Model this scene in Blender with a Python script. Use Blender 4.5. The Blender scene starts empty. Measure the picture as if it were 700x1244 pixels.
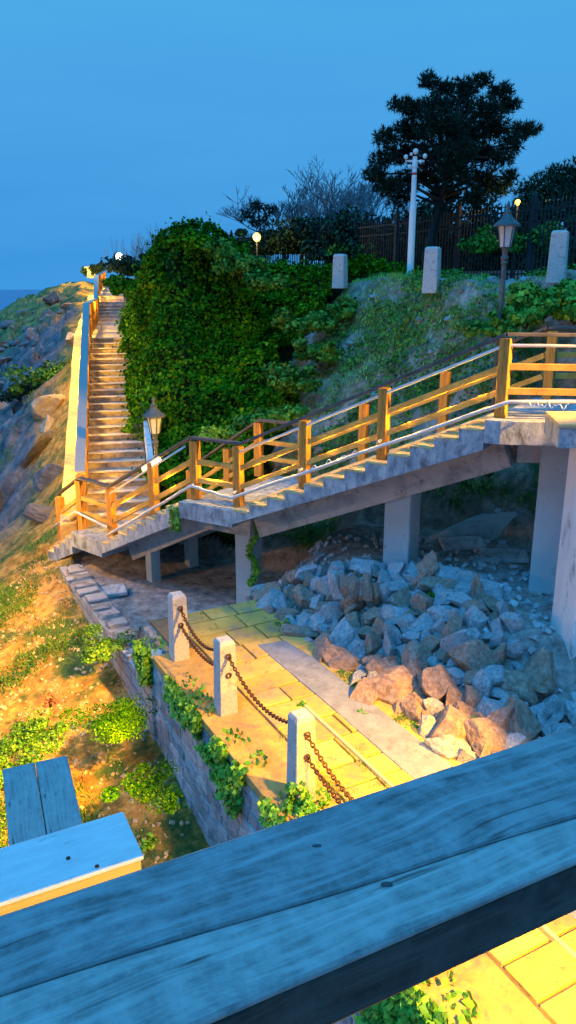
import bpy, math, random
import numpy as np
from mathutils import Vector, Matrix, Euler
R = math.radians
random.seed(7); rng = np.random.default_rng(7)
scn = bpy.context.scene
COL = scn.collection
# ------------------------------------------------------------------ camera
CAM = Vector((0, 0, 5.0)); PITCH = R(16.2); F = 934.0
cd = bpy.data.cameras.new('camera'); cam = bpy.data.objects.new('camera', cd); COL.objects.link(cam)
cam.location = CAM; cam.rotation_euler = (R(90) - PITCH, 0, 0)
cd.sensor_fit = 'VERTICAL'; cd.sensor_height = 24; cd.lens = F / 1244 * 24
cd.clip_start = .02; cd.clip_end = 30000
scn.camera = cam
cP, sP = math.cos(PITCH), math.sin(PITCH)
def ray(px, py):
    u = 622 - py; x = px - 350
    Yc = F * cP + u * sP; Zc = u * cP - F * sP
    return x / Yc, Zc / Yc
def atY(px, py, Y):
    a, b = ray(px, py); return Vector((a * Y, Y, 5 + b * Y))
def atZ(px, py, Z):
    a, b = ray(px, py); Y = (Z - 5) / b; return Vector((a * Y, Y, Z))
# ------------------------------------------------------------------ noise
def _h(ix, iy, s):
    n = (ix.astype(np.int64) * 374761393 + iy.astype(np.int64) * 668265263 + s * 1274126177) & 0xffffffff
    n = ((n ^ (n >> 13)) * 1274126177) & 0xffffffff
    return ((n ^ (n >> 16)) & 0xffff) / 65535.0
def vn(x, y, s=0):
    x = np.asarray(x, float); y = np.asarray(y, float)
    ix = np.floor(x); iy = np.floor(y); fx = x - ix; fy = y - iy
    fx = fx * fx * (3 - 2 * fx); fy = fy * fy * (3 - 2 * fy)
    a = _h(ix, iy, s); b = _h(ix + 1, iy, s); c = _h(ix, iy + 1, s); d = _h(ix + 1, iy + 1, s)
    return (a + (b - a) * fx) * (1 - fy) + (c + (d - c) * fx) * fy
def fbm(x, y, sc=1., o=4, s=0):
    v = 0; am = .5
    for i in range(o):
        v = v + am * (vn(np.asarray(x) * sc + 17.3 * i, np.asarray(y) * sc + 9.1 * i, s + i) - .5) * 2; sc *= 2.03; am *= .5
    return v
def worley(x, y, sc, s=0):
    x = np.asarray(x, float) * sc; y = np.asarray(y, float) * sc
    ix = np.floor(x); iy = np.floor(y); best = np.full(x.shape, 9.); val = np.zeros(x.shape); sec = np.full(x.shape, 9.)
    for dx in (-1, 0, 1):
        for dy in (-1, 0, 1):
            jx = ix + dx; jy = iy + dy
            d = (jx + _h(jx, jy, s) - x) ** 2 + (jy + _h(jx, jy, s + 5) - y) ** 2
            v = _h(jx, jy, s + 9); m = d < best
            sec = np.where(m, best, np.minimum(sec, d)); val = np.where(m, v, val); best = np.where(m, d, best)
    return val, np.sqrt(sec) - np.sqrt(best)
def ss(a, b, x):
    t = np.clip((np.asarray(x, float) - a) / (b - a), 0, 1); return t * t * (3 - 2 * t)
def lin(a, b, x): return np.clip((np.asarray(x, float) - a) / (b - a), 0, 1)
# ------------------------------------------------------------------ materials
def mat(name, cols, scale=4., rough=.85, bump=.3, bscale=20., detail=8, spec=.3, stretch=None, dirt=None, ramp=(.3, .7), island=0., dist=.02):
    m = bpy.data.materials.new(name); m.use_nodes = True; nt = m.node_tree; N = nt.nodes; L = nt.links
    b = N['Principled BSDF']; b.inputs['Roughness'].default_value = rough; b.inputs['Specular IOR Level'].default_value = spec
    tc = N.new('ShaderNodeTexCoord'); mp = N.new('ShaderNodeMapping'); L.new(tc.outputs['Object'], mp.inputs[0])
    if stretch: mp.inputs['Scale'].default_value = stretch
    no = N.new('ShaderNodeTexNoise'); no.inputs['Scale'].default_value = scale; no.inputs['Detail'].default_value = detail; no.inputs['Roughness'].default_value = .65
    L.new(mp.outputs[0], no.inputs[0])
    cr = N.new('ShaderNodeValToRGB'); L.new(no.outputs[0], cr.inputs[0])
    e = cr.color_ramp.elements; e[0].position = ramp[0]; e[1].position = ramp[1]
    e[0].color = (*cols[0], 1); e[1].color = (*cols[-1], 1)
    for i, c in enumerate(cols[1:-1]):
        x = e.new(ramp[0] + (ramp[1] - ramp[0]) * (i + 1) / (len(cols) - 1)); x.color = (*c, 1)
    out = cr.outputs[0]
    if dirt:
        n2 = N.new('ShaderNodeTexNoise'); n2.inputs['Scale'].default_value = dirt[1]; n2.inputs['Detail'].default_value = 10; n2.inputs['Roughness'].default_value = .75
        L.new(mp.outputs[0], n2.inputs[0])
        r2 = N.new('ShaderNodeValToRGB'); r2.color_ramp.elements[0].position = dirt[2]; r2.color_ramp.elements[1].position = dirt[3]; L.new(n2.outputs[0], r2.inputs[0])
        mx = N.new('ShaderNodeMix'); mx.data_type = 'RGBA'; L.new(r2.outputs[0], mx.inputs[0]); L.new(out, mx.inputs[6]); mx.inputs[7].default_value = (*dirt[0], 1); out = mx.outputs[2]
    if island:
        g = N.new('ShaderNodeNewGeometry'); hs = N.new('ShaderNodeHueSaturation'); mr = N.new('ShaderNodeMapRange')
        mr.inputs[3].default_value = 1 - island; mr.inputs[4].default_value = 1 + island; L.new(g.outputs['Random Per Island'], mr.inputs[0])
        L.new(mr.outputs[0], hs.inputs['Value']); L.new(out, hs.inputs['Color'])
        mr2 = N.new('ShaderNodeMapRange'); mr2.inputs[3].default_value = .5 + island * .06; mr2.inputs[4].default_value = .5 - island * .06
        L.new(g.outputs['Random Per Island'], mr2.inputs[0]); L.new(mr2.outputs[0], hs.inputs['Hue']); out = hs.outputs[0]
    L.new(out, b.inputs['Base Color'])
    if bump:
        nb = N.new('ShaderNodeTexNoise'); nb.inputs['Scale'].default_value = bscale; nb.inputs['Detail'].default_value = 8; nb.inputs['Roughness'].default_value = .7
        L.new(mp.outputs[0], nb.inputs[0])
        bp = N.new('ShaderNodeBump'); bp.inputs['Strength'].default_value = bump; bp.inputs['Distance'].default_value = dist
        L.new(nb.outputs[0], bp.inputs['Height']); L.new(bp.outputs[0], b.inputs['Normal'])
    return m
def emis(name, col, st):
    m = bpy.data.materials.new(name); m.use_nodes = True; b = m.node_tree.nodes['Principled BSDF']
    b.inputs['Base Color'].default_value = (*col, 1); b.inputs['Emission Color'].default_value = (*col, 1); b.inputs['Emission Strength'].default_value = st
    return m
M = {}
M['concrete'] = mat('concrete', [(.25, .25, .25), (.42, .42, .41), (.52, .51, .49)], 3, .9, .5, 25, dirt=((.12, .12, .12), 5, .55, .68))
M['concrete_stain'] = mat('stained_concrete', [(.14, .17, .20), (.32, .37, .41), (.52, .53, .53)], 3.5, .9, .6, 22, stretch=(1.6, 1.6, .8), dirt=((.10, .11, .12), 4.5, .5, .66))
M['pillar'] = mat('pillar_concrete', [(.36, .42, .45), (.46, .52, .55)], 2, .9, .4, 30, dirt=((.2, .2, .2), 4, .58, .7))
M['whitewash'] = mat('whitewashed_concrete', [(.55, .58, .6), (.74, .75, .75)], 2.5, .85, .6, 18, dirt=((.25, .28, .3), 6, .56, .66), stretch=(1, 1, .35))
M['granite'] = mat('granite', [(.34, .34, .34), (.5, .49, .47), (.58, .57, .55)], 40, .8, .5, 60, dirt=((.14, .14, .13), 8, .56, .68))
M['wood'] = mat('weathered_brown_wood', [(.24, .10, .02), (.48, .22, .04), (.58, .30, .06)], 6, .75, .4, 12, stretch=(6, 6, .7), dirt=((.12, .08, .05), 5, .58, .72))
M['woodr'] = mat('weathered_rail_wood', [(.30, .16, .035), (.52, .30, .06), (.62, .40, .10)], 3, .8, .3, 14, dirt=((.16, .12, .09), 5, .58, .74))
M['cap'] = mat('grey_cap_wood', [(.05, .05, .055), (.13, .12, .11)], 5, .75, .3, 14)
M['pipe'] = mat('grey_painted_pipe', [(.5, .5, .5), (.68, .68, .67)], 6, .45, .1, 30)
M['tread'] = mat('stair_tread_stone', [(.24, .19, .16), (.40, .33, .28), (.50, .43, .38)], 5, .85, .4, 25, dirt=((.16, .13, .12), 7, .5, .66))
M['iron'] = mat('black_iron', [(.012, .012, .014), (.03, .03, .035)], 8, .55, .1, 40)
M['lampiron'] = mat('dark_green_cast_iron', [(.04, .055, .06), (.09, .11, .12)], 12, .5, .2, 40, spec=.5)
M['rust'] = mat('rusty_chain', [(.035, .018, .012), (.16, .07, .03)], 30, .8, .5, 80)
M['glass'] = mat('frosted_lamp_glass', [(.42, .46, .5), (.6, .63, .66)], 6, .25, 0, spec=.6)
M['white'] = mat('white_paint', [(.68, .68, .68), (.82, .82, .82)], 6, .5, .1, 30)
M['bark'] = mat('bark', [(.015, .012, .01), (.05, .04, .035)], 12, .9, .8, 25, stretch=(1, 1, .3))
M['twig'] = mat('bare_twigs', [(.14, .15, .17), (.26, .27, .30)], 6, .9, 0)
M['needle'] = mat('pine_needles', [(.008, .022, .016), (.02, .05, .03)], .9, .8, 0, island=.5, spec=.1)
M['needle2'] = mat('far_dark_foliage', [(.012, .03, .02), (.03, .07, .035)], .8, .8, 0, island=.5, spec=.1)
M['ivy'] = mat('ivy_leaves', [(.008, .055, .002), (.035, .15, .003), (.17, .38, .004)], .55, .75, 0, island=.55, spec=.05, ramp=(.25, .78))
M['ivy2'] = mat('fresh_creeper_leaves', [(.05, .18, .02), (.10, .30, .03), (.17, .38, .035)], 2, .6, 0, island=.45, spec=.2)
M['bush'] = mat('bush_leaves', [(.02, .09, .015), (.06, .19, .02), (.12, .28, .03)], 1.5, .65, 0, island=.5, spec=.15)
M['grass'] = mat('grass_blades', [(.05, .12, .03), (.10, .21, .04), (.20, .26, .07)], .8, .7, 0, island=.5, spec=.15)
M['grass2'] = mat('slope_grass', [(.09, .26, .05), (.22, .46, .09), (.42, .52, .22)], .8, .7, 0, island=.5, spec=.15)
M['tan_rock'] = mat('tan_granite_rock', [(.20, .13, .10), (.37, .26, .20), (.50, .40, .33)], 5, .85, .8, 14, dirt=((.14, .12, .11), 7, .56, .66), dist=.04)
M['grey_rock'] = mat('grey_granite_rock', [(.20, .21, .23), (.42, .43, .45), (.60, .60, .61)], 5, .85, .8, 14, dirt=((.15, .14, .14), 7, .56, .66), dist=.04)
M['shore_rock'] = mat('shore_rock', [(.07, .07, .08), (.18, .17, .18), (.30, .26, .25)], 1.2, .85, .9, 5, dist=.1)
M['red_rock'] = mat('reddish_shore_rock', [(.26, .13, .09), (.44, .25, .17), (.52, .34, .26)], 1.2, .85, .9, 5, dist=.1)
M['sandstone'] = mat('sandy_rock', [(.36, .26, .16), (.54, .42, .28), (.62, .52, .38)], 2, .85, .9, 6, dist=.08)
M['lamp_on'] = emis('lit_warm_lamp', (1., .62, .12), 2.0)
M['lamp_white'] = emis('lit_white_lamp', (1., .93, .8), 4)
M['strip_on'] = emis('lit_strip_light', (1., .72, .3), 2.5)
M['redpaint'] = mat('red_paint', [(.5, .05, .04), (.6, .08, .06)], 5, .5, 0)

def grain_wood(name, base, dark, light, sc=1., knots=True):
    """weathered timber, grain runs along local X"""
    m = bpy.data.materials.new(name); m.use_nodes = True; nt = m.node_tree; N = nt.nodes; L = nt.links; b = N['Principled BSDF']
    b.inputs['Roughness'].default_value = .7; b.inputs['Specular IOR Level'].default_value = .35
    tc = N.new('ShaderNodeTexCoord')
    wn = N.new('ShaderNodeTexNoise'); wn.inputs['Scale'].default_value = 3.5 * sc; wn.inputs['Detail'].default_value = 2; L.new(tc.outputs['Object'], wn.inputs[0])
    va = N.new('ShaderNodeVectorMath'); va.operation = 'MULTIPLY_ADD'; L.new(wn.outputs['Color'], va.inputs[0]); va.inputs[1].default_value = (0, .05 / sc, .05 / sc); L.new(tc.outputs['Object'], va.inputs[2])
    mp = N.new('ShaderNodeMapping'); mp.inputs['Scale'].default_value = (2.0 * sc, 60 * sc, 60 * sc); L.new(va.outputs[0], mp.inputs[0])
    n1 = N.new('ShaderNodeTexNoise'); n1.inputs['Scale'].default_value = 1.6; n1.inputs['Detail'].default_value = 10; n1.inputs['Roughness'].default_value = .7; L.new(mp.outputs[0], n1.inputs[0])
    cr = N.new('ShaderNodeValToRGB'); e = cr.color_ramp.elements; e[0].position = .32; e[0].color = (*dark, 1); e[1].position = .68; e[1].color = (*light, 1); x = e.new(.5); x.color = (*base, 1)
    L.new(n1.outputs[0], cr.inputs[0])
    n3 = N.new('ShaderNodeTexNoise'); n3.inputs['Scale'].default_value = 22 * sc; n3.inputs['Detail'].default_value = 9; n3.inputs['Roughness'].default_value = .72; L.new(tc.outputs['Object'], n3.inputs[0])
    r3 = N.new('ShaderNodeValToRGB'); r3.color_ramp.elements[0].position = .42; r3.color_ramp.elements[1].position = .72; L.new(n3.outputs[0], r3.inputs[0])
    mx = N.new('ShaderNodeMix'); mx.data_type = 'RGBA'; L.new(r3.outputs[0], mx.inputs[0]); L.new(cr.outputs[0], mx.inputs[6]); mx.inputs[7].default_value = (*light, 1)
    mp2 = N.new('ShaderNodeMapping'); mp2.inputs['Scale'].default_value = (.9 * sc, 55 * sc, 55 * sc); L.new(va.outputs[0], mp2.inputs[0])
    n4 = N.new('ShaderNodeTexNoise'); n4.inputs['Scale'].default_value = 1; n4.inputs['Detail'].default_value = 3; L.new(mp2.outputs[0], n4.inputs[0])
    r4 = N.new('ShaderNodeValToRGB'); r4.color_ramp.elements[0].position = .27; r4.color_ramp.elements[1].position = .33; r4.color_ramp.elements[0].color = (1, 1, 1, 1); r4.color_ramp.elements[1].color = (0, 0, 0, 1); L.new(n4.outputs[0], r4.inputs[0])
    mx2 = N.new('ShaderNodeMix'); mx2.data_type = 'RGBA'; L.new(r4.outputs[0], mx2.inputs[0]); L.new(mx.outputs[2], mx2.inputs[6]); mx2.inputs[7].default_value = (dark[0] * .35, dark[1] * .35, dark[2] * .35, 1)
    L.new(mx2.outputs[2], b.inputs['Base Color'])
    ma = N.new('ShaderNodeMath'); ma.operation = 'SUBTRACT'; L.new(n1.outputs[0], ma.inputs[0]); L.new(r4.outputs[0], ma.inputs[1])
    bp = N.new('ShaderNodeBump'); bp.inputs['Strength'].default_value = .5; bp.inputs['Distance'].default_value = .004; L.new(ma.outputs[0], bp.inputs['Height']); L.new(bp.outputs[0], b.inputs['Normal'])
    return m
M['fgwood'] = grain_wood('weathered_grey_rail_timber', (.19, .195, .20), (.07, .075, .08), (.35, .36, .37))
M['fgwood2'] = grain_wood('weathered_grey_board', (.30, .31, .31), (.17, .17, .17), (.42, .42, .41), 1.2)
M['fgpaint'] = mat('pale_grey_paint', [(.60, .62, .63), (.78, .78, .78)], 12, .55, .3, 60, stretch=(1, 4, 4), dirt=((.42, .42, .42), 14, .58, .7))

def brickmat(name, c1, c2, mortar, bw, bh, ms, sc=1., plane='xz', bump=.6, warp=.02, dirt=((.1, .1, .1), .5), off=.5, blend=.6):
    m = bpy.data.materials.new(name); m.use_nodes = True; nt = m.node_tree; N = nt.nodes; L = nt.links; b = N['Principled BSDF']; b.inputs['Roughness'].default_value = .88; b.inputs['Specular IOR Level'].default_value = .25
    tc = N.new('ShaderNodeTexCoord'); sp = N.new('ShaderNodeSeparateXYZ'); cb = N.new('ShaderNodeCombineXYZ')
    wn = N.new('ShaderNodeTexNoise'); wn.inputs['Scale'].default_value = 2.5; wn.inputs['Detail'].default_value = 3; L.new(tc.outputs['Object'], wn.inputs[0])
    va = N.new('ShaderNodeVectorMath'); va.operation = 'MULTIPLY_ADD'; L.new(wn.outputs['Color'], va.inputs[0]); va.inputs[1].default_value = (warp, warp, warp); L.new(tc.outputs['Object'], va.inputs[2])
    L.new(va.outputs[0], sp.inputs[0]); L.new(sp.outputs[0], cb.inputs[0]); L.new(sp.outputs[2 if plane == 'xz' else 1], cb.inputs[1])
    br = N.new('ShaderNodeTexBrick'); L.new(cb.outputs[0], br.inputs[0]); br.inputs['Scale'].default_value = sc
    br.inputs['Color1'].default_value = (*c1, 1); br.inputs['Color2'].default_value = (*c2, 1); br.inputs['Mortar'].default_value = (*mortar, 1)
    br.inputs['Brick Width'].default_value = bw; br.inputs['Row Height'].default_value = bh; br.inputs['Mortar Size'].default_value = ms; br.inputs['Mortar Smooth'].default_value = .3; br.offset = off
    n2 = N.new('ShaderNodeTexNoise'); n2.inputs['Scale'].default_value = 9; n2.inputs['Detail'].default_value = 9; n2.inputs['Roughness'].default_value = .72; L.new(tc.outputs['Object'], n2.inputs[0])
    cr = N.new('ShaderNodeValToRGB'); cr.color_ramp.elements[0].position = .45; cr.color_ramp.elements[1].position = .7; L.new(n2.outputs[0], cr.inputs[0])
    mm = N.new('ShaderNodeMath'); mm.operation = 'MULTIPLY'; L.new(cr.outputs[0], mm.inputs[0]); mm.inputs[1].default_value = dirt[1]
    mx = N.new('ShaderNodeMix'); mx.data_type = 'RGBA'; L.new(mm.outputs[0], mx.inputs[0]); L.new(br.outputs[0], mx.inputs[6]); mx.inputs[7].default_value = (*dirt[0], 1)
    L.new(mx.outputs[2], b.inputs['Base Color'])
    ad = N.new('ShaderNodeMath'); ad.operation = 'MULTIPLY_ADD'; L.new(n2.outputs[0], ad.inputs[0]); ad.inputs[1].default_value = blend; L.new(br.outputs['Fac'], ad.inputs[2])
    bp = N.new('ShaderNodeBump'); bp.inputs['Strength'].default_value = bump; bp.inputs['Distance'].default_value = .02; bp.invert = True
    L.new(ad.outputs[0], bp.inputs['Height']); L.new(bp.outputs[0], b.inputs['Normal'])
    return m
M['wall'] = brickmat('squared_stone_masonry', (.27, .27, .28), (.42, .42, .42), (.80, .80, .78), .34, .17, .014, warp=.05, dirt=((.42, .42, .42), .35))
M['rubble'] = brickmat('rough_rubble_masonry', (.25, .25, .26), (.42, .41, .41), (.16, .16, .16), .42, .2, .02, warp=.22, dirt=((.5, .49, .47), .5))
M['paver'] = brickmat('worn_stone_pavers', (.46, .38, .30), (.60, .52, .42), (.14, .11, .09), .95, .50, .012, plane='yx', warp=.03, dirt=((.28, .2, .14), .55), bump=.5) if False else \
    brickmat('worn_stone_pavers', (.56, .36, .085), (.70, .49, .13), (.16, .10, .03), .62, .46, .010, plane='xy', warp=.04, dirt=((.34, .23, .10), .5), bump=.5)

# ------------------------------------------------------------------ mesh builder
class MB:
    def __init__(s): s.v = []; s.f = []
    def add(s, vs, fs):
        o = len(s.v); s.v += [tuple(v) for v in vs]; s.f += [tuple(i + o for i in f) for f in fs]; return s
    def box(s, c, d, rot=None):
        c = Vector(c); vs = []
        for x in (-.5, .5):
            for y in (-.5, .5):
                for z in (-.5, .5):
                    p = Vector((x * d[0], y * d[1], z * d[2]))
                    if rot: p = rot @ p
                    vs.append(c + p)
        return s.add(vs, [(0, 1, 3, 2), (4, 6, 7, 5), (0, 4, 5, 1), (2, 3, 7, 6), (0, 2, 6, 4), (1, 5, 7, 3)])
    def bar(s, a, b, w, h):
        """box from a to b, width w sideways (horizontal), height h"""
        a = Vector(a); b = Vector(b); d = (b - a); L_ = d.length; d.normalize()
        side = d.cross(Vector((0, 0, 1)))
        if side.length < 1e-4: side = Vector((1, 0, 0))
        side.normalize(); up = side.cross(d)
        rot = Matrix((d, side, up)).transposed()
        return s.box((a + b) / 2, (L_, w, h), rot)
    def tube(s, pts, r, n=8, cap=True):
        pts = [Vector(p) for p in pts]; rs = r if isinstance(r, (list, tuple)) else [r] * len(pts); o = len(s.v); vs = []
        for i, p in enumerate(pts):
            t = (pts[min(i + 1, len(pts) - 1)] - pts[max(i - 1, 0)]).normalized()
            u = t.cross(Vector((0, 0, 1)));
            if u.length < .05: u = t.cross(Vector((0, 1, 0)))
            u.normalize(); w = t.cross(u)
            for k in range(n):
                an = 2 * math.pi * k / n; vs.append(p + (u * math.cos(an) + w * math.sin(an)) * rs[i])
        fs = []
        for i in range(len(pts) - 1):
            for k in range(n):
                fs.append((i * n + k, i * n + (k + 1) % n, (i + 1) * n + (k + 1) % n, (i + 1) * n + k))
        if cap: fs += [tuple(range(n))[::-1], tuple((len(pts) - 1) * n + k for k in range(n))]
        return s.add(vs, fs)
    def lathe(s, prof, n=12, c=(0, 0, 0)):
        vs = []; fs = []
        for r, z in prof:
            for k in range(n):
                an = 2 * math.pi * k / n; vs.append((c[0] + r * math.cos(an), c[1] + r * math.sin(an), c[2] + z))
        for i in range(len(prof) - 1):
            for k in range(n): fs.append((i * n + k, i * n + (k + 1) % n, (i + 1) * n + (k + 1) % n, (i + 1) * n + k))
        fs += [tuple(range(n))[::-1], tuple((len(prof) - 1) * n + k for k in range(n))]
        return s.add(vs, fs)
    def prism(s, poly, z0, z1):
        n = len(poly); vs = [(p[0], p[1], z0) for p in poly] + [(p[0], p[1], z1) for p in poly]
        return s.add(vs, [tuple(range(n))[::-1], tuple(range(n, 2 * n))] + [(i, (i + 1) % n, n + (i + 1) % n, n + i) for i in range(n)])
    def extr(s, pts, off):
        """closed polygon of 3D points extruded by off"""
        n = len(pts); off = Vector(off); vs = [Vector(p) for p in pts] + [Vector(p) + off for p in pts]
        return s.add(vs, [tuple(range(n))[::-1], tuple(range(n, 2 * n))] + [(i, (i + 1) % n, n + (i + 1) % n, n + i) for i in range(n)])
def tag(o, label=None, cat=None, group=None, kind=None):
    if label: o['label'] = label
    if cat: o['category'] = cat
    if group: o['group'] = group
    if kind: o['kind'] = kind
    return o
def thing(name, label, cat, loc=(0, 0, 0), rotz=0, group=None):
    o = bpy.data.objects.new(name, None); COL.objects.link(o); o.location = loc; o.rotation_euler = (0, 0, rotz); o.empty_display_size = .2
    return tag(o, label, cat, group)
def fixn(me):
    import bmesh
    bm = bmesh.new(); bm.from_mesh(me); bmesh.ops.recalc_face_normals(bm, faces=bm.faces); bm.to_mesh(me); bm.free()
def obj(name, mb, m, parent=None, world=False, bevel=0, smooth=False, loc=None, rot=None, sub=None):
    """world=True: vertices are world coordinates, re-expressed in the parent's space"""
    me = bpy.data.meshes.new(name); vs = mb.v
    if world and parent is not None:
        inv = (Matrix.Translation(parent.location) @ parent.rotation_euler.to_matrix().to_4x4()).inverted()
        vs = [tuple(inv @ Vector(v)) for v in vs]
    me.from_pydata(vs, [], mb.f); fixn(me); me.materials.append(m if not isinstance(m, str) else M[m])
    if smooth: me.polygons.foreach_set('use_smooth', [True] * len(me.polygons))
    o = bpy.data.objects.new(name, me); COL.objects.link(o); o.parent = parent
    if loc is not None: o.location = loc
    if rot is not None: o.rotation_euler = rot
    if bevel:
        bv = o.modifiers.new('bevel', 'BEVEL'); bv.width = bevel; bv.segments = 2; bv.limit_method = 'ANGLE'; bv.angle_limit = R(40)
    return o
def copy_tree(o, parent=None):
    c = o.copy(); COL.objects.link(c); c.parent = parent
    for ch in list(o.children): copy_tree(ch, c)
    return c
def npmesh(name, V, Fq, m, parent=None, smooth=False):
    me = bpy.data.meshes.new(name); k = Fq.shape[1]
    me.vertices.add(len(V)); me.vertices.foreach_set('co', np.ascontiguousarray(V, dtype=np.float32).ravel())
    me.loops.add(Fq.size); me.loops.foreach_set('vertex_index', np.ascontiguousarray(Fq, dtype=np.int32).ravel())
    me.polygons.add(len(Fq)); me.polygons.foreach_set('loop_start', np.arange(0, Fq.size, k, dtype=np.int32)); me.polygons.foreach_set('loop_total', np.full(len(Fq), k, dtype=np.int32))
    me.polygons.foreach_set('use_smooth', np.full(len(Fq), smooth))
    me.update(calc_edges=True); me.validate(); me.materials.append(M[m] if isinstance(m, str) else m)
    o = bpy.data.objects.new(name, me); COL.objects.link(o); o.parent = parent
    return o
def unit(v): return v / np.maximum(np.linalg.norm(v, axis=1, keepdims=True), 1e-9)
def leafmesh(P, Nn, size, jit=.7, aspect=1.):
    """one pointed leaf (a quad folded slightly) at every point"""
    n = len(P); Nn = unit(Nn + rng.normal(0, jit, (n, 3))); t = unit(np.cross(Nn, rng.normal(0, 1, (n, 3)))); b = np.cross(Nn, t)
    sz = size * rng.uniform(.6, 1.3, (n, 1)); V = np.empty((n, 4, 3))
    V[:, 0] = P - t * sz * .5; V[:, 1] = P + b * sz * .42 * aspect; V[:, 2] = P + t * sz * .6 + Nn * sz * .1; V[:, 3] = P - b * sz * .42 * aspect
    return V.reshape(-1, 3), np.arange(4 * n).reshape(n, 4)
def blademesh(P, h, w, lean=.45, per=7, spread=.06):
    P = np.repeat(P, per, axis=0); n = len(P); P = P + np.c_[rng.normal(0, spread, (n, 2)), np.zeros(n)]
    an = rng.uniform(0, 2 * np.pi, n); d = np.c_[np.cos(an), np.sin(an), np.zeros(n)]; sd = np.c_[-np.sin(an), np.cos(an), np.zeros(n)]
    H = h * rng.uniform(.5, 1.2, (n, 1)); tip = P + d * H * lean * rng.uniform(.3, 1.4, (n, 1)) + np.array([0, 0, 1.]) * H
    V = np.empty((n, 3, 3)); V[:, 0] = P - sd * w; V[:, 1] = P + sd * w; V[:, 2] = tip
    return V.reshape(-1, 3), np.arange(3 * n).reshape(n, 3)

# ------------------------------------------------------------------ layout
D1 = Vector((-.852, .524, 0)); N1 = Vector((.524, .852, 0)); R0 = Vector((2.89, 10.4, 0))      # first flight: downhill and away
ZT = 3.32; RISE = .159
def B(a, b, z=0): return R0 + D1 * a + N1 * b + Vector((0, 0, z))
W0 = Vector((-1.6, 9.8, 0)); WD = Vector((.472, -.882, 0)); WN = Vector((.882, .472, 0))        # chained path: towards us and right
def Wp(a, s, z=0): return W0 + WD * a + WN * s + Vector((0, 0, z))
ST = Vector((-3.0, 16.2, 0)); SD = Vector((-.212, .977, 0)); SN = Vector((.977, .212, 0))       # long flight, right edge
SW = 1.4
def zst(y): return np.interp(y, [16.2, 27, 40, 46, 60, 95, 200], [.14, 3.39, 3.39, 4.6, 4.9, 5.9, 6.])
def ground_h(x, y, rough=True):
    x = np.asarray(x, float); y = np.asarray(y, float)
    a = (x - R0.x) * D1.x + (y - R0.y) * D1.y; b = (x - R0.x) * N1.x + (y - R0.y) * N1.y
    a1 = (x - W0.x) * WD.x + (y - W0.y) * WD.y; s1 = (x - W0.x) * WN.x + (y - W0.y) * WN.y
    z0 = -.06 + .80 * ss(1.9, 3.9, s1) * ss(-4.6, -1.5, b)
    z0 = z0 - .9 * ss(2.2, 3.4, x) * ss(-.9, -1.6, b)
    t = ss(1.35, 2.2, -a1) * ss(3.2, 4.6, a); z0 = z0 * (1 - t) + -.75 * t
    bc = 5.4 + np.maximum(0, a - 2) * .62; bc = np.where(a > 8.5, 9.4 - (a - 8.5) * 1.6, bc); bc = np.maximum(bc, 5.2)
    Fr = lin(2.5, 1, 0)
    Fr = np.clip((b - 2.55) / (bc - 2.55), 0, 1); Fr = Fr ** .85
    T = 5.1 + 1.15 * np.exp(-((x + 2.7) ** 2 / 1.5 + (y - 21.2) ** 2 / 22)) + .55 * ss(1, -4, x) * ss(23, 30, y) + .25 * fbm(x, y, .3, 3, 4)
    T = T + .3 * ss(50, 90, y)
    z = z0 + (T - z0) * Fr
    # long stairs cut into the hill
    e = (x - ST.x) * SN.x + (y - ST.y) * SN.y; zs = zst(y)
    k = ss(15.0, 16.6, y); S = np.clip(e / 1.15, 0, 1) ** .8
    z = np.where(e > 0, z * (1 - k) + k * ((zs - .35) + (z - (zs - .35)) * S), z * (1 - k) + k * (zs - .45))
    # seaward side
    xb = np.interp(y, [-10, 0, 10.45, 15.1, 16.2], [8.99, 3.64, -2.0, -4.56, -4.5])
    xb = np.where(y > 16.2, ST.x - SW - .12 - (y - 16.2) * .217, xb)
    zl = np.interp(y, [-5, 4, 8, 10, 12, 14.5, 16.4], [-2.6, -2.3, -1.85, -1.3, -1.0, -.65, -.25]); zl = np.where(y > 16.4, zs - .35, zl)
    sl = np.interp(y, [6, 8, 13, 16, 20, 50, 70, 90, 140], [.1, .1, .22, .5, .95, .8, .36, .10, .08])
    d = np.maximum(xb - x, 0)
    drop = sl * d + .026 * np.maximum(d - 3.5, 0) ** 2 * ss(2, 6, y)
    bump = .22 * fbm(x, y, .5, 4, 11) * ss(0, 1.5, d) + .5 * fbm(x, y, .16, 3, 31) * ss(2, 8, d) * ss(18, 30, y)
    wv, we = worley(x, y, .55, 3); wv2, _ = worley(x, y, 1.4, 8)
    rk = ss(1.1, 2.6, d) * ss(17.5, 22, y)
    bump = bump + .16 * fbm(x, y, 1.7, 4, 41) * ss(.5, 1.5, d) * ss(14, 18, y)
    bump = bump + rk * (wv * 1.0 + wv2 * .4 - .6)
    zleft = zl - drop + bump
    zleft = np.maximum(zleft, -14.5 + 1. * fbm(x, y, .3, 3, 2))
    z = np.where(x < xb, zleft, z)
    if rough:
        z = z + np.where(x < xb, .05, np.where(b > 2.6, .30, .02)) * fbm(x, y, 1.1, 5, 21) * np.where((e < .1) & (y > 15.5) & (x > xb), 0, 1)
    return z
def gz(x, y): return float(ground_h(np.array([x]), np.array([y]))[0])
def ground_n(x, y):
    h = .08; zx = (ground_h(x + h, y) - ground_h(x - h, y)) / (2 * h); zy = (ground_h(x, y + h) - ground_h(x, y - h)) / (2 * h)
    return unit(np.c_[-zx, -zy, np.ones(len(x))])

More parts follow.
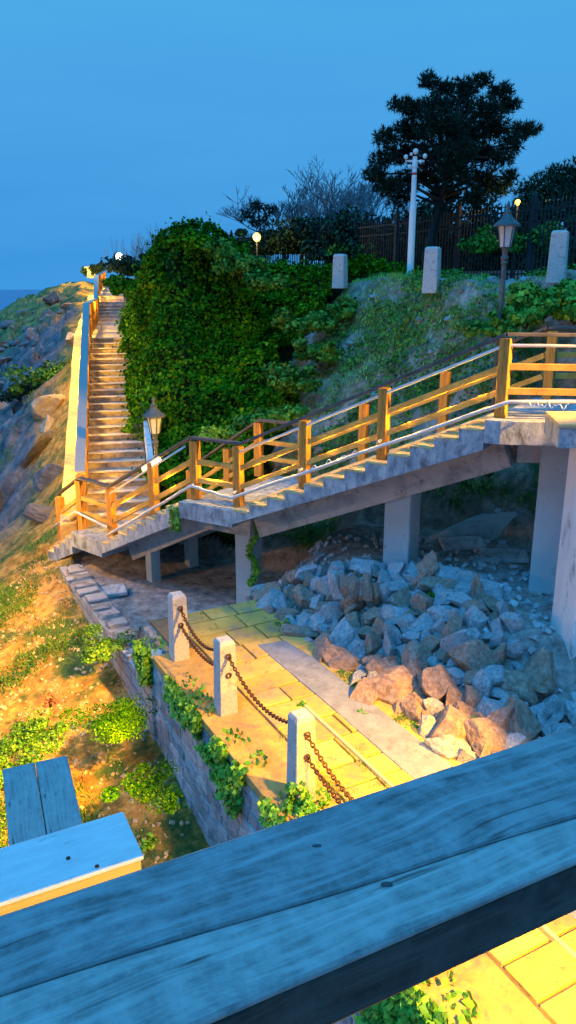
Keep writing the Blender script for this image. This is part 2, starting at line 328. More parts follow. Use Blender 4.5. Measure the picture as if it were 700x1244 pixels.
# terrain mesh
def ground_mat():
    m = bpy.data.materials.new('terrain_earth'); m.use_nodes = True; nt = m.node_tree; N = nt.nodes; L = nt.links; b = N['Principled BSDF']; b.inputs['Roughness'].default_value = .95; b.inputs['Specular IOR Level'].default_value = .15
    tc = N.new('ShaderNodeTexCoord')
    def noise(sc, det=6, ro=.6):
        n = N.new('ShaderNodeTexNoise'); n.inputs['Scale'].default_value = sc; n.inputs['Detail'].default_value = det; n.inputs['Roughness'].default_value = ro; L.new(tc.outputs['Object'], n.inputs[0]); return n
    def ramp(src, stops):
        r = N.new('ShaderNodeValToRGB'); L.new(src, r.inputs[0]); e = r.color_ramp.elements
        e[0].position, e[0].color = stops[0][0], (*stops[0][1], 1); e[1].position, e[1].color = stops[-1][0], (*stops[-1][1], 1)
        for p, c in stops[1:-1]: x = e.new(p); x.color = (*c, 1)
        return r.outputs[0]
    def mix(f, a, c):
        x = N.new('ShaderNodeMix'); x.data_type = 'RGBA'; L.new(f, x.inputs[0])
        for i, q in ((6, a), (7, c)):
            if isinstance(q, tuple): x.inputs[i].default_value = (*q, 1)
            else: L.new(q, x.inputs[i])
        return x.outputs[2]
    W = (1, 1, 1); K = (0, 0, 0)
    soil = ramp(noise(5, 10, .7).outputs[0], [(.36, (.24, .11, .03)), (.5, (.48, .26, .06)), (.64, (.66, .41, .12))])
    grey = ramp(noise(4, 10, .75).outputs[0], [(.36, (.10, .10, .11)), (.5, (.30, .28, .28)), (.64, (.50, .46, .44))])
    green = ramp(noise(9, 8, .7).outputs[0], [(.3, (.03, .07, .02)), (.7, (.09, .16, .04))])
    gm = ramp(noise(.9, 8, .7).outputs[0], [(.46, K), (.58, W)])
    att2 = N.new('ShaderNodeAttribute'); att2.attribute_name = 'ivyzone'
    att = N.new('ShaderNodeAttribute'); att.attribute_name = 'zone'; sp = N.new('ShaderNodeSeparateColor'); L.new(att.outputs['Color'], sp.inputs[0])
    base = mix(sp.outputs[0], grey, soil)
    mm = N.new('ShaderNodeMath'); mm.operation = 'MULTIPLY'; L.new(gm, mm.inputs[0]); L.new(sp.outputs[1], mm.inputs[1])
    base = mix(mm.outputs[0], base, green)
    rock = ramp(noise(1.2, 10, .75).outputs[0], [(.36, (.04, .045, .05)), (.5, (.15, .14, .15)), (.6, (.26, .22, .21)), (.72, (.40, .33, .29))])
    base = mix(sp.outputs[2], base, rock)
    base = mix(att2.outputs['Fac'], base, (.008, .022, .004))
    L.new(base, b.inputs['Base Color'])
    bp = N.new('ShaderNodeBump'); bp.inputs['Strength'].default_value = .9; bp.inputs['Distance'].default_value = .06; L.new(noise(7, 12, .75).outputs[0], bp.inputs['Height']); L.new(bp.outputs[0], b.inputs['Normal'])
    return m
ny, nx = 620, 640
ys = np.concatenate([np.linspace(-8, 6, 50, endpoint=False), np.linspace(6, 30, 340, endpoint=False), 30 * (260 / 30) ** np.linspace(0, 1, ny - 390)])
us = np.linspace(-1.25, 1.25, nx)
Yg, Ug = np.meshgrid(ys, us, indexing='ij'); Xg = Ug * (np.abs(Yg) * .62 + 5)
Zg = ground_h(Xg.ravel(), Yg.ravel()); V = np.c_[Xg.ravel(), Yg.ravel(), Zg]
idx = np.arange(ny * nx).reshape(ny, nx); Q = np.stack([idx[:-1, :-1], idx[:-1, 1:], idx[1:, 1:], idx[1:, :-1]], -1).reshape(-1, 4)
g = npmesh('ground', V, Q, ground_mat(), smooth=True); tag(g, kind='structure')
x, y = V[:, 0], V[:, 1]
xb = np.interp(y, [-10, 0, 10.45, 15.1, 16.2], [8.99, 3.64, -2.0, -4.56, -4.5]); xb = np.where(y > 16.2, ST.x - SW - .12 - (y - 16.2) * .217, xb)
left = x < xb; d = xb - x; bb = (x - R0.x) * N1.x + (y - R0.y) * N1.y
soilz = np.where(left, 1., np.where(bb > 2.5, .22, .1)); greenz = np.where(left, 1., np.where(bb > 2.7, 1., 0))
nrm = ground_n(x, y)
rockz = np.where(left, ss(1.0, 2.4, d + 1.3 * fbm(x, y, .5, 3, 77)) * ss(17, 21, y) * (1 - .85 * ss(55, 70, y) * ss(22, 10, d)), 0)
rockz = np.clip(rockz, 0, 1); c = np.c_[soilz, greenz, rockz, np.ones(len(x))]
at = g.data.color_attributes.new('zone', 'FLOAT_COLOR', 'POINT'); at.data.foreach_set('color', c.astype(np.float32).ravel())

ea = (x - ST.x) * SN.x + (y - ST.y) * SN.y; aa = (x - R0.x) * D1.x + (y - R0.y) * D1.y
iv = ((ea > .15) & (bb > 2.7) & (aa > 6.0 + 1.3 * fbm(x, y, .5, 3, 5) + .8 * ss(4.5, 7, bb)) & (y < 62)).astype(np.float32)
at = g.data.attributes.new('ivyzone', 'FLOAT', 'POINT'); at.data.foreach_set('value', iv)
# sea
sm = mat('sea_water', [(.003, .06, .22), (.006, .09, .30)], .05, .25, .6, .6, spec=.5, dist=.3)
sv = MB(); sv.add([(-9000, -300, -13.5), (9000, -300, -13.5), (9000, 16000, -13.5), (-9000, 16000, -13.5)], [(0, 1, 2, 3)])
tag(obj('sea', sv, sm), kind='structure')

# ------------------------------------------------------------------ concrete stair bridge
bridge = thing('concrete_stair', 'raised concrete staircase on square pillars crossing in front of the slope, with sawtooth side', 'staircase', B(0, 0, 0))
def flight(start, d, n, run, z, b0, b1, thick=.24):
    if b0 == -.2: b0 = -.3
    """sawtooth profile, going down along d from z; returns mesh"""
    nn = Vector((-d.y, d.x, 0)); nn = nn if nn.dot(Vector((.5, .85, 0))) > 0 else -nn
    s = Vector(start) + nn * b0; pts = []
    p = lambda a, zz: (s.x + d.x * a, s.y + d.y * a, zz)
    pts.append(p(0, z - RISE))
    for i in range(n):
        zz = z - RISE * (i + 1)
        if i > 0: pts.append(p(run * i, zz))
        if i < n - 1: pts.append(p(run * (i + 1), zz))
    pts.append(p(run * n, z - RISE * n)); 
    pts = [p(0, z - RISE)]
    for i in range(n):
        zz = z - RISE * (i + 1); pts.append(p(run * (i + 1), zz))
        if i < n - 1: pts.append(p(run * (i + 1), zz - RISE))
    ze = z - RISE * n
    pts.append(p(run * n, ze - thick)); pts.append(p(0, z - RISE - thick - .02))
    return MB().extr(pts, nn * (b1 - b0))
n1, run1 = 12, .35; A0 = .12; A1 = A0 + n1 * run1; ZL = ZT - RISE * n1 - 0
ZL = ZT - RISE * n1
obj('flight', flight(B(A0, 0), D1, n1, run1, ZT, -.2, 2.3), 'concrete_stain', bridge, True, bevel=.008)
P2 = B(A1 + 1.15, 0); D2 = Vector((-.76, .65, 0)).normalized(); N2 = Vector((.65, .76, 0)).normalized()
c_ = [B(A1, -.3), B(A1 + 1.15, -.3), P2 + N2 * 2.3, B(A1, 2.3)]
obj('landing', MB().prism([(p.x, p.y) for p in c_], ZL - .30, ZL), 'concrete_stain', bridge, True, bevel=.008)
n2, run2 = 8, .29; ZB = ZL - RISE * n2
obj('flight', flight(P2, D2, n2, run2, ZL, -.2, 2.3), 'concrete_stain', bridge, True, bevel=.008)
P3 = P2 + D2 * (n2 * run2); D3 = Vector((-.75, .66, 0)).normalized(); N3 = Vector((.66, .75, 0)).normalized(); P4 = P3 + D3 * 1.05
low = [P3 - N2 * .3, P4 - N3 * .3, P4 + N3 * .9, Vector((-4.45, 16.5, 0)), Vector((-2.9, 16.8, 0)), P3 + N2 * 2.3]
obj('landing', MB().prism([(p.x, p.y) for p in low], ZB - .32, ZB), 'concrete_stain', bridge, True, bevel=.008)
obj('flight', flight(P4, D3, 4, .24, ZB, -.2, .95, .3), 'concrete_stain', bridge, True, bevel=.006)
# top landing
top = [B(A0, -.3), B(-.1, -.31), Vector((3.9, 9.92, 0)), Vector((7.5, 9.8, 0)), Vector((7.5, 14.2, 0)), B(-.6, 2.45), B(A0, 2.3)]
obj('landing', MB().prism([(p.x, p.y) for p in top], ZT - .32, ZT), 'concrete_stain', bridge, True, bevel=.01)
obj('step_block', MB().prism([(3.12, 8.75), (7.4, 8.55), (7.4, 9.7), (3.28, 9.75)], ZT - .1, ZT + .17), 'concrete_stain', bridge, True, bevel=.012)
STEPTOP = True
for bo in (.42, 1.7):
    sl_ = RISE / run1
    obj('beam', MB().bar(B(-.05, bo, ZT - .55), B(A1 - .1, bo, ZL - .42), .28, .40), 'concrete', bridge, True, bevel=.01)
    obj('beam', MB().bar(P2 + N2 * (bo + .1) + Vector((0, 0, ZL - .52)), P3 + N2 * (bo + .1) + Vector((0, 0, ZB - .40)), .26, .34), 'concrete', bridge, True, bevel=.01)
obj('beam', MB().bar(B(A1 + .02, .42, ZL - .47), B(A1 + 1.2, .42, ZL - .47), .3, .32), 'concrete', bridge, True, bevel=.01)
obj('beam', MB().bar(B(-.1, .5, ZT - .5), (7, 10.6, ZT - .5), .3, .36), 'concrete', bridge, True, bevel=.01)
def pillar(a, b, w, top, label=None, m='pillar'):
    p = B(a, b); zb = gz(p.x, p.y) - .5
    o = obj('pillar', MB().box((0, 0, (top - zb) / 2), (w, w, top - zb)), m, None, bevel=.02)
    ang = math.atan2(N1.y, N1.x) + R(90)
    o.parent = bridge; o.location = (p.x - bridge.location.x, p.y - bridge.location.y, zb); o.rotation_euler = (0, 0, ang)
    if label: o['label'] = label
pillar(-.72, .7, .50, ZT - .33); pillar(1.62, .6, .44, ZT - .98); pillar(4.62, .62, .36, ZL - .33, 'ivy-draped square pillar')
for q in (.5, 1.55):
    p = P3 - D2 * .6 + N2 * q
    obj('pillar', MB().box((p.x, p.y, -.55), (.22, .22, 1.3), Matrix.Rotation(R(40), 3, 'Z')), 'pillar', bridge, True, bevel=.01)
M['ystone'] = mat('warm_worn_tread_stone', [(.40, .27, .12), (.58, .42, .19), (.66, .50, .26)], 6, .85, .4, 25, dirt=((.20, .17, .14), 7, .54, .68))  # yellow lamplight put into the colour of treads and ledge
def treads(start, d, n, run, z, b0, b1):
    nn = Vector((-d.y, d.x, 0)); nn = nn if nn.dot(Vector((.5, .85, 0))) > 0 else -nn
    mb = MB()
    for i in range(n):
        c = Vector(start) + d * (run * (i + .5) + .012) + nn * ((b0 + b1) / 2) + Vector((0, 0, z - RISE * (i + 1) + .008))
        mb.box(c, (run - .02, b1 - b0, .022), Matrix((d, Vector((-d.y, d.x, 0)), Vector((0, 0, 1)))).transposed())
    obj('tread', mb, 'ystone', bridge, True, bevel=.004)
obj('tread', MB().prism([(3.10, 8.73), (7.4, 8.53), (7.4, 9.66), (3.26, 9.71)], ZT + .15, ZT + .19), 'ystone', bridge, True, bevel=.005)
treads(B(A0, 0), D1, n1, run1, ZT, -.305, 2.28); treads(P2, D2, n2, run2, ZL, -.305, 2.28); treads(P4, D3, 4, .24, ZB, -.305, .93)
# near whitewashed column with flared foot
wc = thing('whitewashed_column', 'thick pale whitewashed column with a flared foot at the right edge, nearest to us', 'column', (3.80, 9.05, -1.0))
cm = MB(); prof = [(.50, 0), (.47, .5), (.40, .7), (.345, .95), (.32, 1.3), (.31, 2.2), (.305, 4.22)]
vs = []; fs = []
for r_, z_ in prof:
    for sx, sy in ((-1, -1), (0, -1.02), (1, -1), (1.02, 0), (1, 1), (0, 1.02), (-1, 1), (-1.02, 0)): vs.append((r_ * sx, r_ * sy, z_))
for i in range(len(prof) - 1):
    for k in range(8): fs.append((i * 8 + k, i * 8 + (k + 1) % 8, (i + 1) * 8 + (k + 1) % 8, (i + 1) * 8 + k))
fs += [tuple(range(8))[::-1], tuple((len(prof) - 1) * 8 + k for k in range(8))]
cm.add(vs, fs); obj('shaft', cm, 'whitewash', wc, bevel=.02); wc.rotation_euler = (0, 0, R(6))

# ------------------------------------------------------------------ railings
def zrail(seg, t): return seg[0].lerp(seg[1], t)
def railing(root, path, posts, h=1.08, top=.13, capm='cap', strip=False, inward=Vector((0, 0, 0)), pw=.145, levels=(.63, .33)):
    """path: floor-level polyline; posts: list of floor points"""
    for p in posts:
        ang = math.atan2(D1.y, D1.x)
        o = obj('post', MB().box((0, 0, h / 2 - .03), (pw, pw, h + .0)), 'wood', None, bevel=.008)
        o.parent = root; o.location = Vector(p) - root.location; o.rotation_euler = (0, 0, ang)
    up = Vector((0, 0, 1))
    for a, b in zip(path[:-1], path[1:]):
        a = Vector(a); b = Vector(b)
        obj('cap', MB().bar(a + up * (h + .02), b + up * (h + .02), top, .045), capm, root, True, bevel=.006)
        for lv in levels:
            obj('rail', MB().bar(a + up * h * lv + inward, b + up * h * lv + inward, .085, .085), 'woodr', root, True, bevel=.004)
def fz(a):  # walking line height of flight 1
    if a <= 0: return ZT
    if a < A1: return ZT - (a - 0) / A1 * (ZT - ZL)
    return ZL
def onB(a, b): return B(a, b, fz(a))
def F2(t, b): return P2 + D2 * (n2 * run2 * t) + N2 * b + Vector((0, 0, ZL + (ZB - ZL) * t))
def near_far(b): 
    path = [onB(0, b), onB(A1, b), onB(A1 + 1.05, b), F2(1, b)]
    return path
nr = thing('wooden_railing', 'near-side brown wooden railing with dark cap along the raised concrete staircase', 'railing', onB(0, 0))
pn = [Vector((7.0, 10.05, ZT)), Vector((4.2, 10.2, ZT))] + near_far(0) + [P4 + Vector((0, 0, ZB)), P4 + D3 * .85 + Vector((0, 0, ZB - .5))]
posts = [Vector((4.9, 10.15, ZT)), onB(0, 0), onB(1.73, 0), onB(3.08, 0), onB(4.38, 0), onB(5.3, 0), F2(.42, 0), F2(1, 0), P4 + Vector((0, 0, ZB)), P4 + D3 * .8 + Vector((0, 0, ZB - .5))]
railing(nr, pn, posts)
fr = thing('wooden_railing', 'far-side wooden railing of the raised concrete staircase, seen through the near one', 'railing', onB(0, 2.15))
pf = [Vector((7.0, 12.6, ZT))] + near_far(2.15)
railing(fr, pf, [Vector((6.0, 12.6, ZT)), onB(-.1, 2.15), onB(1.6, 2.15), onB(3.1, 2.15), onB(4.38, 2.15), onB(5.4, 2.15), F2(.5, 2.15), F2(1, 2.15)], capm='cap')
# pipe handrail bracketed outside of the near railing
hp = thing('pipe_handrail', 'pale grey painted pipe running low along the outside of the near wooden railing', 'handrail', onB(0, -.13))
def offp(p, k=.17, z=.42): return Vector(p) + Vector((-.524, -.852, 0)) * k + Vector((0, 0, z))
pp = [Vector((7, 9.95, ZT + .24)), offp(onB(-.15, 0), z=.24), offp(onB(A1 + .1, 0), z=.18), offp(onB(A1 + .95, 0), z=.28), offp(F2(1, 0), z=.12)]
pp2 = []
for a, b in zip(pp[:-1], pp[1:]):
    for i in range(10): pp2.append(a.lerp(b, i / 10) + Vector((0, 0, .008 * math.sin(i * 1.7))))
pp2.append(pp[-1])
obj('pipe', MB().tube(pp2, .028, 8), 'pipe', hp, True, smooth=True)
hp2 = [offp(F2(1, 0), z=.30), offp(P4 + Vector((0, 0, ZB)), z=.42), offp(P4 + D3 * .85 + Vector((0, 0, ZB - .5)), z=.42)]
obj('pipe', MB().tube(hp2, .026, 8), 'pipe', hp, True, smooth=True)
for a in (1.73, 3.08, 4.38, 5.3): obj('bracket', MB().bar(onB(a, 0) + Vector((0, 0, .30)), offp(onB(a, 0), z=.27), .03, .03), 'pipe', hp, True)
# second thin pale pipe right below the cap
obj('pipe', MB().tube([Vector((7, 10.0, ZT + .96))] + [offp(onB(a, 0), .05, .96) for a in (0, 1, 2, 3, A1)] , .022, 8), 'pipe', hp, True, smooth=True)
obj('pipe', MB().tube([offp(F2(t, 0), .05, .94) for t in (0, .5, 1)], .02, 8), 'pipe', hp, True, smooth=True)
# loose wire coils
for i, (a0, a1_) in enumerate(((2.1, 3.0), (-.9, -.4))):
    w = thing('loose_cable', ['thin pale cable sagging in loops below the pipe between two railing posts', 'short tangle of pale cable on the pipe at the top landing'][i], 'cable', offp(onB(a0, 0)))
    pts = []
    for k in range(60):
        t = k / 59; a = a0 + (a1_ - a0) * t; pts.append(offp(onB(a, 0), .15, .27 - .06 * abs(math.sin(t * 12)) + .02 * math.sin(t * 40)))
    obj('wire', MB().tube(pts, .007, 5), 'white', w, True)
# lit strip lamp fixed under the cap on the lower flight
sl = thing('strip_lamp', 'glowing warm strip lamp under the handrail cap of the lower flight', 'lamp', F2(.5, 0))
q0 = F2(.30, -.04) + Vector((0, 0, 1.0)); q1 = F2(.52, -.04) + Vector((0, 0, 1.0))
obj('tube', MB().bar(q0, q1, .05, .07), 'strip_on', sl, True, bevel=.01)
obj('housing', MB().bar(q0 + Vector((0, 0, .05)), q1 + Vector((0, 0, .05)), .08, .02), 'pipe', sl, True)

# ------------------------------------------------------------------ long stairway
ls = thing('stone_stairway', 'long straight flight of worn stone steps climbing away beside the ivy cliff', 'staircase', (ST.x, ST.y, ZB))
def Sp(dy, s, z=0):  # distance along y, sideways to the left
    k = dy / SD.y; return Vector((ST.x + SD.x * k - SN.x * s, ST.y + dy - SN.y * s, z))
n3 = 24; st = MB(); runy = 10.8 / n3; rz = (3.39 - .14) / n3
nose = MB()
pts = [Sp(0, 0, ZB - .2)]
for i in range(n3):
    z_ = .14 + rz * (i + 1); pts += [Sp(runy * i, 0, z_), Sp(runy * (i + 1), 0, z_)]
pts += [Sp(10.8, 0, 2.9)]
st.extr(pts, -SN * SW)
obj('steps', st, 'tread', ls, True, bevel=.012)
for i in range(n3):
    z_ = .14 + rz * (i + 1); nose.bar(Sp(runy * i + .02, .03, z_ + .015), Sp(runy * i + .02, SW - .03, z_ + .012), .17, .03)
obj('nosing', nose, mat('pale_worn_nosing', [(.42, .35, .28), (.60, .52, .44)], 6, .8, .3, 25, dirt=((.3, .26, .24), 8, .55, .7)), ls, True, bevel=.008)
fl = MB(); fl.prism([(Sp(10.8, 0).x, Sp(10.8, 0).y), (Sp(10.8, SW).x, Sp(10.8, SW).y), (Sp(24, SW).x, Sp(24, SW).y), (Sp(24, 0).x, Sp(24, 0).y)], 3.1, 3.40)
obj('landing', fl, M['tread'], ls, True)
up_ = MB(); pts = [Sp(23.9, 0, 3.3)]
for i in range(8):
    z_ = 3.39 + .152 * (i + 1); pts += [Sp(23.9 + .74 * i, 0, z_), Sp(23.9 + .74 * (i + 1), 0, z_)]
pts += [Sp(23.9 + .74 * 8, 0, 4.2)]; up_.extr(pts, -SN * SW); obj('steps', up_, 'tread', ls, True)
fp = MB(); prev = None; yy = np.linspace(29.8, 78, 14); vs = []; fs = []
for i, dy in enumerate(yy):
    zz = float(zst(16.2 + dy)) + .03; vs += [Sp(dy, 0, zz), Sp(dy, SW, zz), Sp(dy, 0, zz - .4), Sp(dy, SW, zz - .4)]
for i in range(len(yy) - 1):
    o = i * 4; fs += [(o, o + 1, o + 5, o + 4), (o, o + 4, o + 6, o + 2), (o + 1, o + 3, o + 7, o + 5)]
fp.add(vs, fs); obj('walkway', fp, 'tread', ls, True)
obj('stringer', MB().bar(Sp(-.3, -.09, .42), Sp(5.2, -.09, .42 + 1.62), .14, .62), 'whitewash', ls, True, bevel=.01)
obj('stringer', MB().bar(Sp(-.1, SW + .07, .16), Sp(10.8, SW + .07, 3.38), .12, .36), 'concrete', ls, True, bevel=.01)
obj('ledge', MB().bar(Sp(-.2, SW + .36, .0), Sp(10.8, SW + .36, 3.25), .34, .45), 'ystone', ls, True, bevel=.02)
obj('ledge', MB().bar(Sp(10.8, SW + .36, 3.25), Sp(29.8, SW + .36, 4.45), .34, .45), 'ystone', ls, True, bevel=.02)
# its seaward wooden railing
lr = thing('wooden_railing', 'long wooden railing with a broad grey cap up the seaward side of the stone steps', 'railing', Sp(0, SW, ZB))
prl = [Sp(0, SW + .05, .14), Sp(10.8, SW + .05, 3.39), Sp(23.9, SW + .05, 3.39), Sp(29.8, SW + .05, 4.6), Sp(44, SW + .05, 4.95), Sp(78, SW + .05, 5.9)]
def alongp(d_): return Vector((np.interp(d_, [0, 10.8, 23.9, 29.8, 44, 78], [p.x for p in prl]), np.interp(d_, [0, 10.8, 23.9, 29.8, 44, 78], [p.y for p in prl]), np.interp(d_, [0, 10.8, 23.9, 29.8, 44, 78], [p.z for p in prl])))
railing(lr, prl, [alongp(d_) for d_ in list(np.arange(0, 12, 1.55)) + list(np.arange(12.5, 30, 2.2)) + list(np.arange(31, 78, 4))], top=.22, capm=M['fgwood2'], h=1.1)

# ------------------------------------------------------------------ path, wall, posts, chains
pth = [Wp(-1.45, .12), Wp(-1.35, 1.75), Wp(2.2, 1.95), Wp(13, 2.3), Wp(13, .12)]
def local_obj(name, poly, z0, z1, m, parent=None, bevel=.0):
    o = obj(name, MB().prism([((Vector(p) - W0).dot(WD), (Vector(p) - W0).dot(WN)) for p in poly], z0, z1), m, None, bevel=bevel)
    o.location = W0 - (parent.location if parent else Vector()); 
    rot = Matrix((WD, WN, Vector((0, 0, 1)))).transposed(); o.rotation_euler = rot.to_euler(); o.parent = parent; return o
tag(local_obj('footpath', pth, -.3, -.012, mat('dark_joint_sand', [(.10, .08, .05), (.2, .16, .1)], 8)), kind='structure')
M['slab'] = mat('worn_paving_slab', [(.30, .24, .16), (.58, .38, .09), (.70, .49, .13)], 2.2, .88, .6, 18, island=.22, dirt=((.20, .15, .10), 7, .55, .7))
sb_ = MB(); a_ = -1.38
Rw = Matrix((WD, WN, Vector((0, 0, 1)))).transposed()
while a_ < 9.5:
    w_ = random.uniform(.36, .56); s_ = .44
    while s_ < 1.95:
        l_ = min(random.uniform(.45, .95), 2.0 - s_)
        if 2.0 - s_ - l_ < .2: l_ = 2.0 - s_
        sb_.box(Wp(a_ + w_ / 2, s_ + l_ / 2, -.012 + random.uniform(-.006, .006)), (w_ - .026, l_ - .026, .06), Rw @ Euler((random.uniform(-.008, .008), random.uniform(-.012, .012), random.uniform(-.006, .006))).to_matrix())
        s_ += l_
    a_ += w_
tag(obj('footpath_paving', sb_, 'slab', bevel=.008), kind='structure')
# shadow band, painted as a thin raised slab, and raised kerb line on the path
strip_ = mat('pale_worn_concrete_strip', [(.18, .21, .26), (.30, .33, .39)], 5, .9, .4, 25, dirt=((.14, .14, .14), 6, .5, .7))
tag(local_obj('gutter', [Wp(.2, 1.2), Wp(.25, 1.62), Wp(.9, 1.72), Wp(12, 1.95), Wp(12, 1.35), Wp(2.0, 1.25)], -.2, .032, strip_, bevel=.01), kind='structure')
tag(local_obj('kerb', [Wp(2.0, .96), Wp(2.0, 1.0), Wp(9, 1.03), Wp(9, .99)], -.2, .045, mat('pale_kerb', [(.56, .44, .22), (.7, .58, .32)], 6), bevel=.01), kind='structure')
wall = thing('retaining_wall', 'stone block retaining wall with pale mortar below the chained path', 'wall', W0)
local_obj('wall_face', [Wp(-.65, -.215), Wp(-.65, .14), Wp(13, .14), Wp(13, -.215)], -3.2, -.10, mat('pale_wall_mortar', [(.50, .50, .50), (.72, .72, .70)], 8, .9, .5, 30, dirt=((.2, .2, .2), 5, .55, .7)), wall, .01)
local_obj('coping', [Wp(-.2, -.25), Wp(-.2, .42), Wp(13, .42), Wp(13, -.25)], -.099, .012, mat('warm_coping_stone', [(.40, .23, .07), (.60, .38, .11)], 5, .85, .5, 20, dirt=((.2, .15, .12), 6, .5, .7)), wall, .012)
bk = MB(); z_ = -.125; row = 0
while z_ > -2.6:
    hh = random.uniform(.13, .19); a_ = -.66 - random.uniform(0, .2)
    while a_ < 6.4:
        ww = random.uniform(.2, .42)
        pr_ = random.uniform(.002, .024); c_w = Wp(a_ + ww / 2, -.22 - pr_ / 2 + .03, z_ - hh / 2)
        if a_ + .02 > -.66: bk.box(c_w, (ww - random.uniform(.018, .03), .06 + pr_, hh - random.uniform(.016, .028)), Matrix((WD, WN, Vector((0, 0, 1)))).transposed() @ Euler((random.uniform(-.02, .02), random.uniform(-.03, .03), random.uniform(-.02, .02))).to_matrix())
        a_ += ww
    z_ -= hh
M['block'] = mat('grey_wall_blocks', [(.16, .17, .19), (.32, .33, .35), (.46, .46, .46)], 6, .88, .7, 22, island=.3, dirt=((.10, .11, .11), 8, .56, .7))
obj('block_face', bk, 'block', wall, True, bevel=.008)
# rough platform wall beyond
rw = thing('rubble_wall', 'rough rubble wall holding the ledge below the bottom landing', 'wall', (-2.0, 10.4, 0))
d_ = Vector((-2.56, 4.7, 0)); L_ = d_.length; d_.normalize(); nn = Vector((d_.y, -d_.x, 0))
o = obj('wall_face', MB().box((L_ / 2 - .2, 0, -1.35), (L_ + .5, .42, 1.6)), 'rubble', None, bevel=.02); o.rotation_euler = (0, 0, math.atan2(d_.y, d_.x)); o.parent = rw
cm_ = MB()
for i in range(13):
    cm_.box((i * .42 - .1, random.uniform(-.05, .05), -.55 + random.uniform(-.03, .03)), (random.uniform(.26, .4), .32 + random.uniform(0, .2), random.uniform(.08, .16)), Matrix.Rotation(random.uniform(-.1, .1), 3, 'Z'))
o = obj('coping', cm_, 'rubble', None, bevel=.03); o.rotation_euler = (0, 0, math.atan2(d_.y, d_.x)); o.parent = rw

POSTS = [(0, .08), (1.62, .08), (3.52, .08), (5.5, .08), (7.6, .08)]
def granite_post(h=.98, w=.235):
    r_ = bpy.data.objects.new('granite_post', None); COL.objects.link(r_)
    mb = MB(); a = w / 2; b = w * .44; t = .05
    for (s, z) in ((a, -.1), (b, h - t), (b * .72, h)):
        pass
    lv = [(a, -.15), (b, h - t), (b * .8, h)]
    vs = [(sx * s, sy * s, z) for s, z in lv for sx, sy in ((-1, -1), (1, -1), (1, 1), (-1, 1))]
    fs = [(3, 2, 1, 0), (8, 9, 10, 11)] + [(i * 4 + k, i * 4 + (k + 1) % 4, (i + 1) * 4 + (k + 1) % 4, (i + 1) * 4 + k) for i in range(2) for k in range(4)]
    mb.add(vs, fs); sh_ = obj('shaft', mb, 'granite', r_, bevel=.014)
    for z in (.80, .55):
        for sy in (-1, 1):
            rg = MB(); pts = [(math.cos(t_) * .03, sy * (w * .47 + .015), z * h / .98 + math.sin(t_) * .03) for t_ in np.linspace(0, 2 * math.pi, 13)]
            rg.tube(pts, .009, 6); obj('ring', rg, 'rust', sh_)
    return r_
lab = ['far granite chain post at the end of the path above the wall corner', 'middle granite chain post on the path edge', 'nearest granite chain post with weeds at its foot', 'granite chain post hidden below the front handrail', 'granite chain post at the near end of the path']
pr = granite_post(); prs = []
for i, (a, s) in enumerate(POSTS[:4]):
    o = pr if i == 0 else copy_tree(pr)
    o.location = Wp(a, s, 0); o.rotation_euler = (0, 0, math.atan2(WD.y, WD.x) + R(90)); tag(o, lab[i], 'post', 'granite posts along the path'); prs.append(o)
def chain(p0, p1, sag, label, link=.055, r=.0085, name='chain', group='rusty chains along the path'):
    p0 = Vector(p0); p1 = Vector(p1); L0 = (p1 - p0).length; n = int(L0 * (1 + 2.6 * (sag / L0) ** 2) / (link * .72)); mb = MB()
    pt = lambda t: p0.lerp(p1, t) - Vector((0, 0, 4 * sag * t * (1 - t)))
    for i in range(n):
        c = pt((i + .5) / n); d = (pt(min(1, (i + 1) / n)) - pt(i / n)).normalized(); s = d.cross(Vector((0, 0, 1))).normalized(); u = s.cross(d)
        if i % 2: s, u = (s + u).normalized(), (u - s).normalized()
        else: s = (s - u * .6).normalized()
        pts = [c + d * math.cos(t_) * link * .5 + s * math.sin(t_) * link * .34 for t_ in np.linspace(0, 2 * math.pi, 10)]
        mb.tube(pts, r, 5, False)
    o = obj(name, mb, 'rust'); tag(o, label, 'chain', group); return o
spans = ['far', 'middle', 'near']
for i in range(3):
    a, b = POSTS[i], POSTS[i + 1]
    for j, (z, sg, w_) in enumerate(((.79, .20, 'upper'), (.54, .12, 'lower'))):
        if i == 1 and j == 1: continue
        chain(Wp(a[0] + .13, a[1], z), Wp(b[0] - .13, b[1], z), sg, f"{w_} rusty chain of the {['far span, between the far and middle granite posts', 'middle span, between the middle and nearest granite posts', 'near span, running under the front handrail'][i]}")

# ------------------------------------------------------------------ foreground handrails
def board(root, name, c0, c1, back, w, t, m, z):
    pass
fg = thing('wooden_railing', 'broad weathered grey timber handrail right in front of us across the bottom', 'railing', (.05, .6, 3.35))
e0 = Vector((-.24, .522, 4.5)); e1 = Vector((.3445, .812, 4.5)); dr = (e1 - e0).normalized(); pn_ = Vector((dr.y, -dr.x, 0))
ctr = (e0 + e1) / 2 + pn_ * .082
ang = math.atan2(dr.y, dr.x)
def lboard(name, c, Lx, w, t, m, root, a=ang, bevel=.006, gap=None):
    mb = MB()
    if gap:
        mb.box((0, w / 2 - gap / 2 + .0, -t / 2), (Lx, gap, t)); mb.box((0, -gap / 2 - .0008, -t / 2 - .0012), (Lx, w - gap, t))
    else: mb.box((0, 0, -t / 2), (Lx, w, t))
    o = obj(name, mb, m, None, bevel=bevel); o.parent = root; o.rotation_euler = (0, 0, a); o.location = Vector(c) - root.location; return o
M['fgwood3'] = grain_wood('pale_worn_edge_timber', (.28, .28, .27), (.13, .13, .13), (.48, .47, .45), 1.)
cr0 = atZ(0, 1205, 4.5); cr1 = atZ(700, 990, 4.5)
def lc(p): q = Vector(p) - ctr; return (q.dot(dr), q.dot(-pn_))
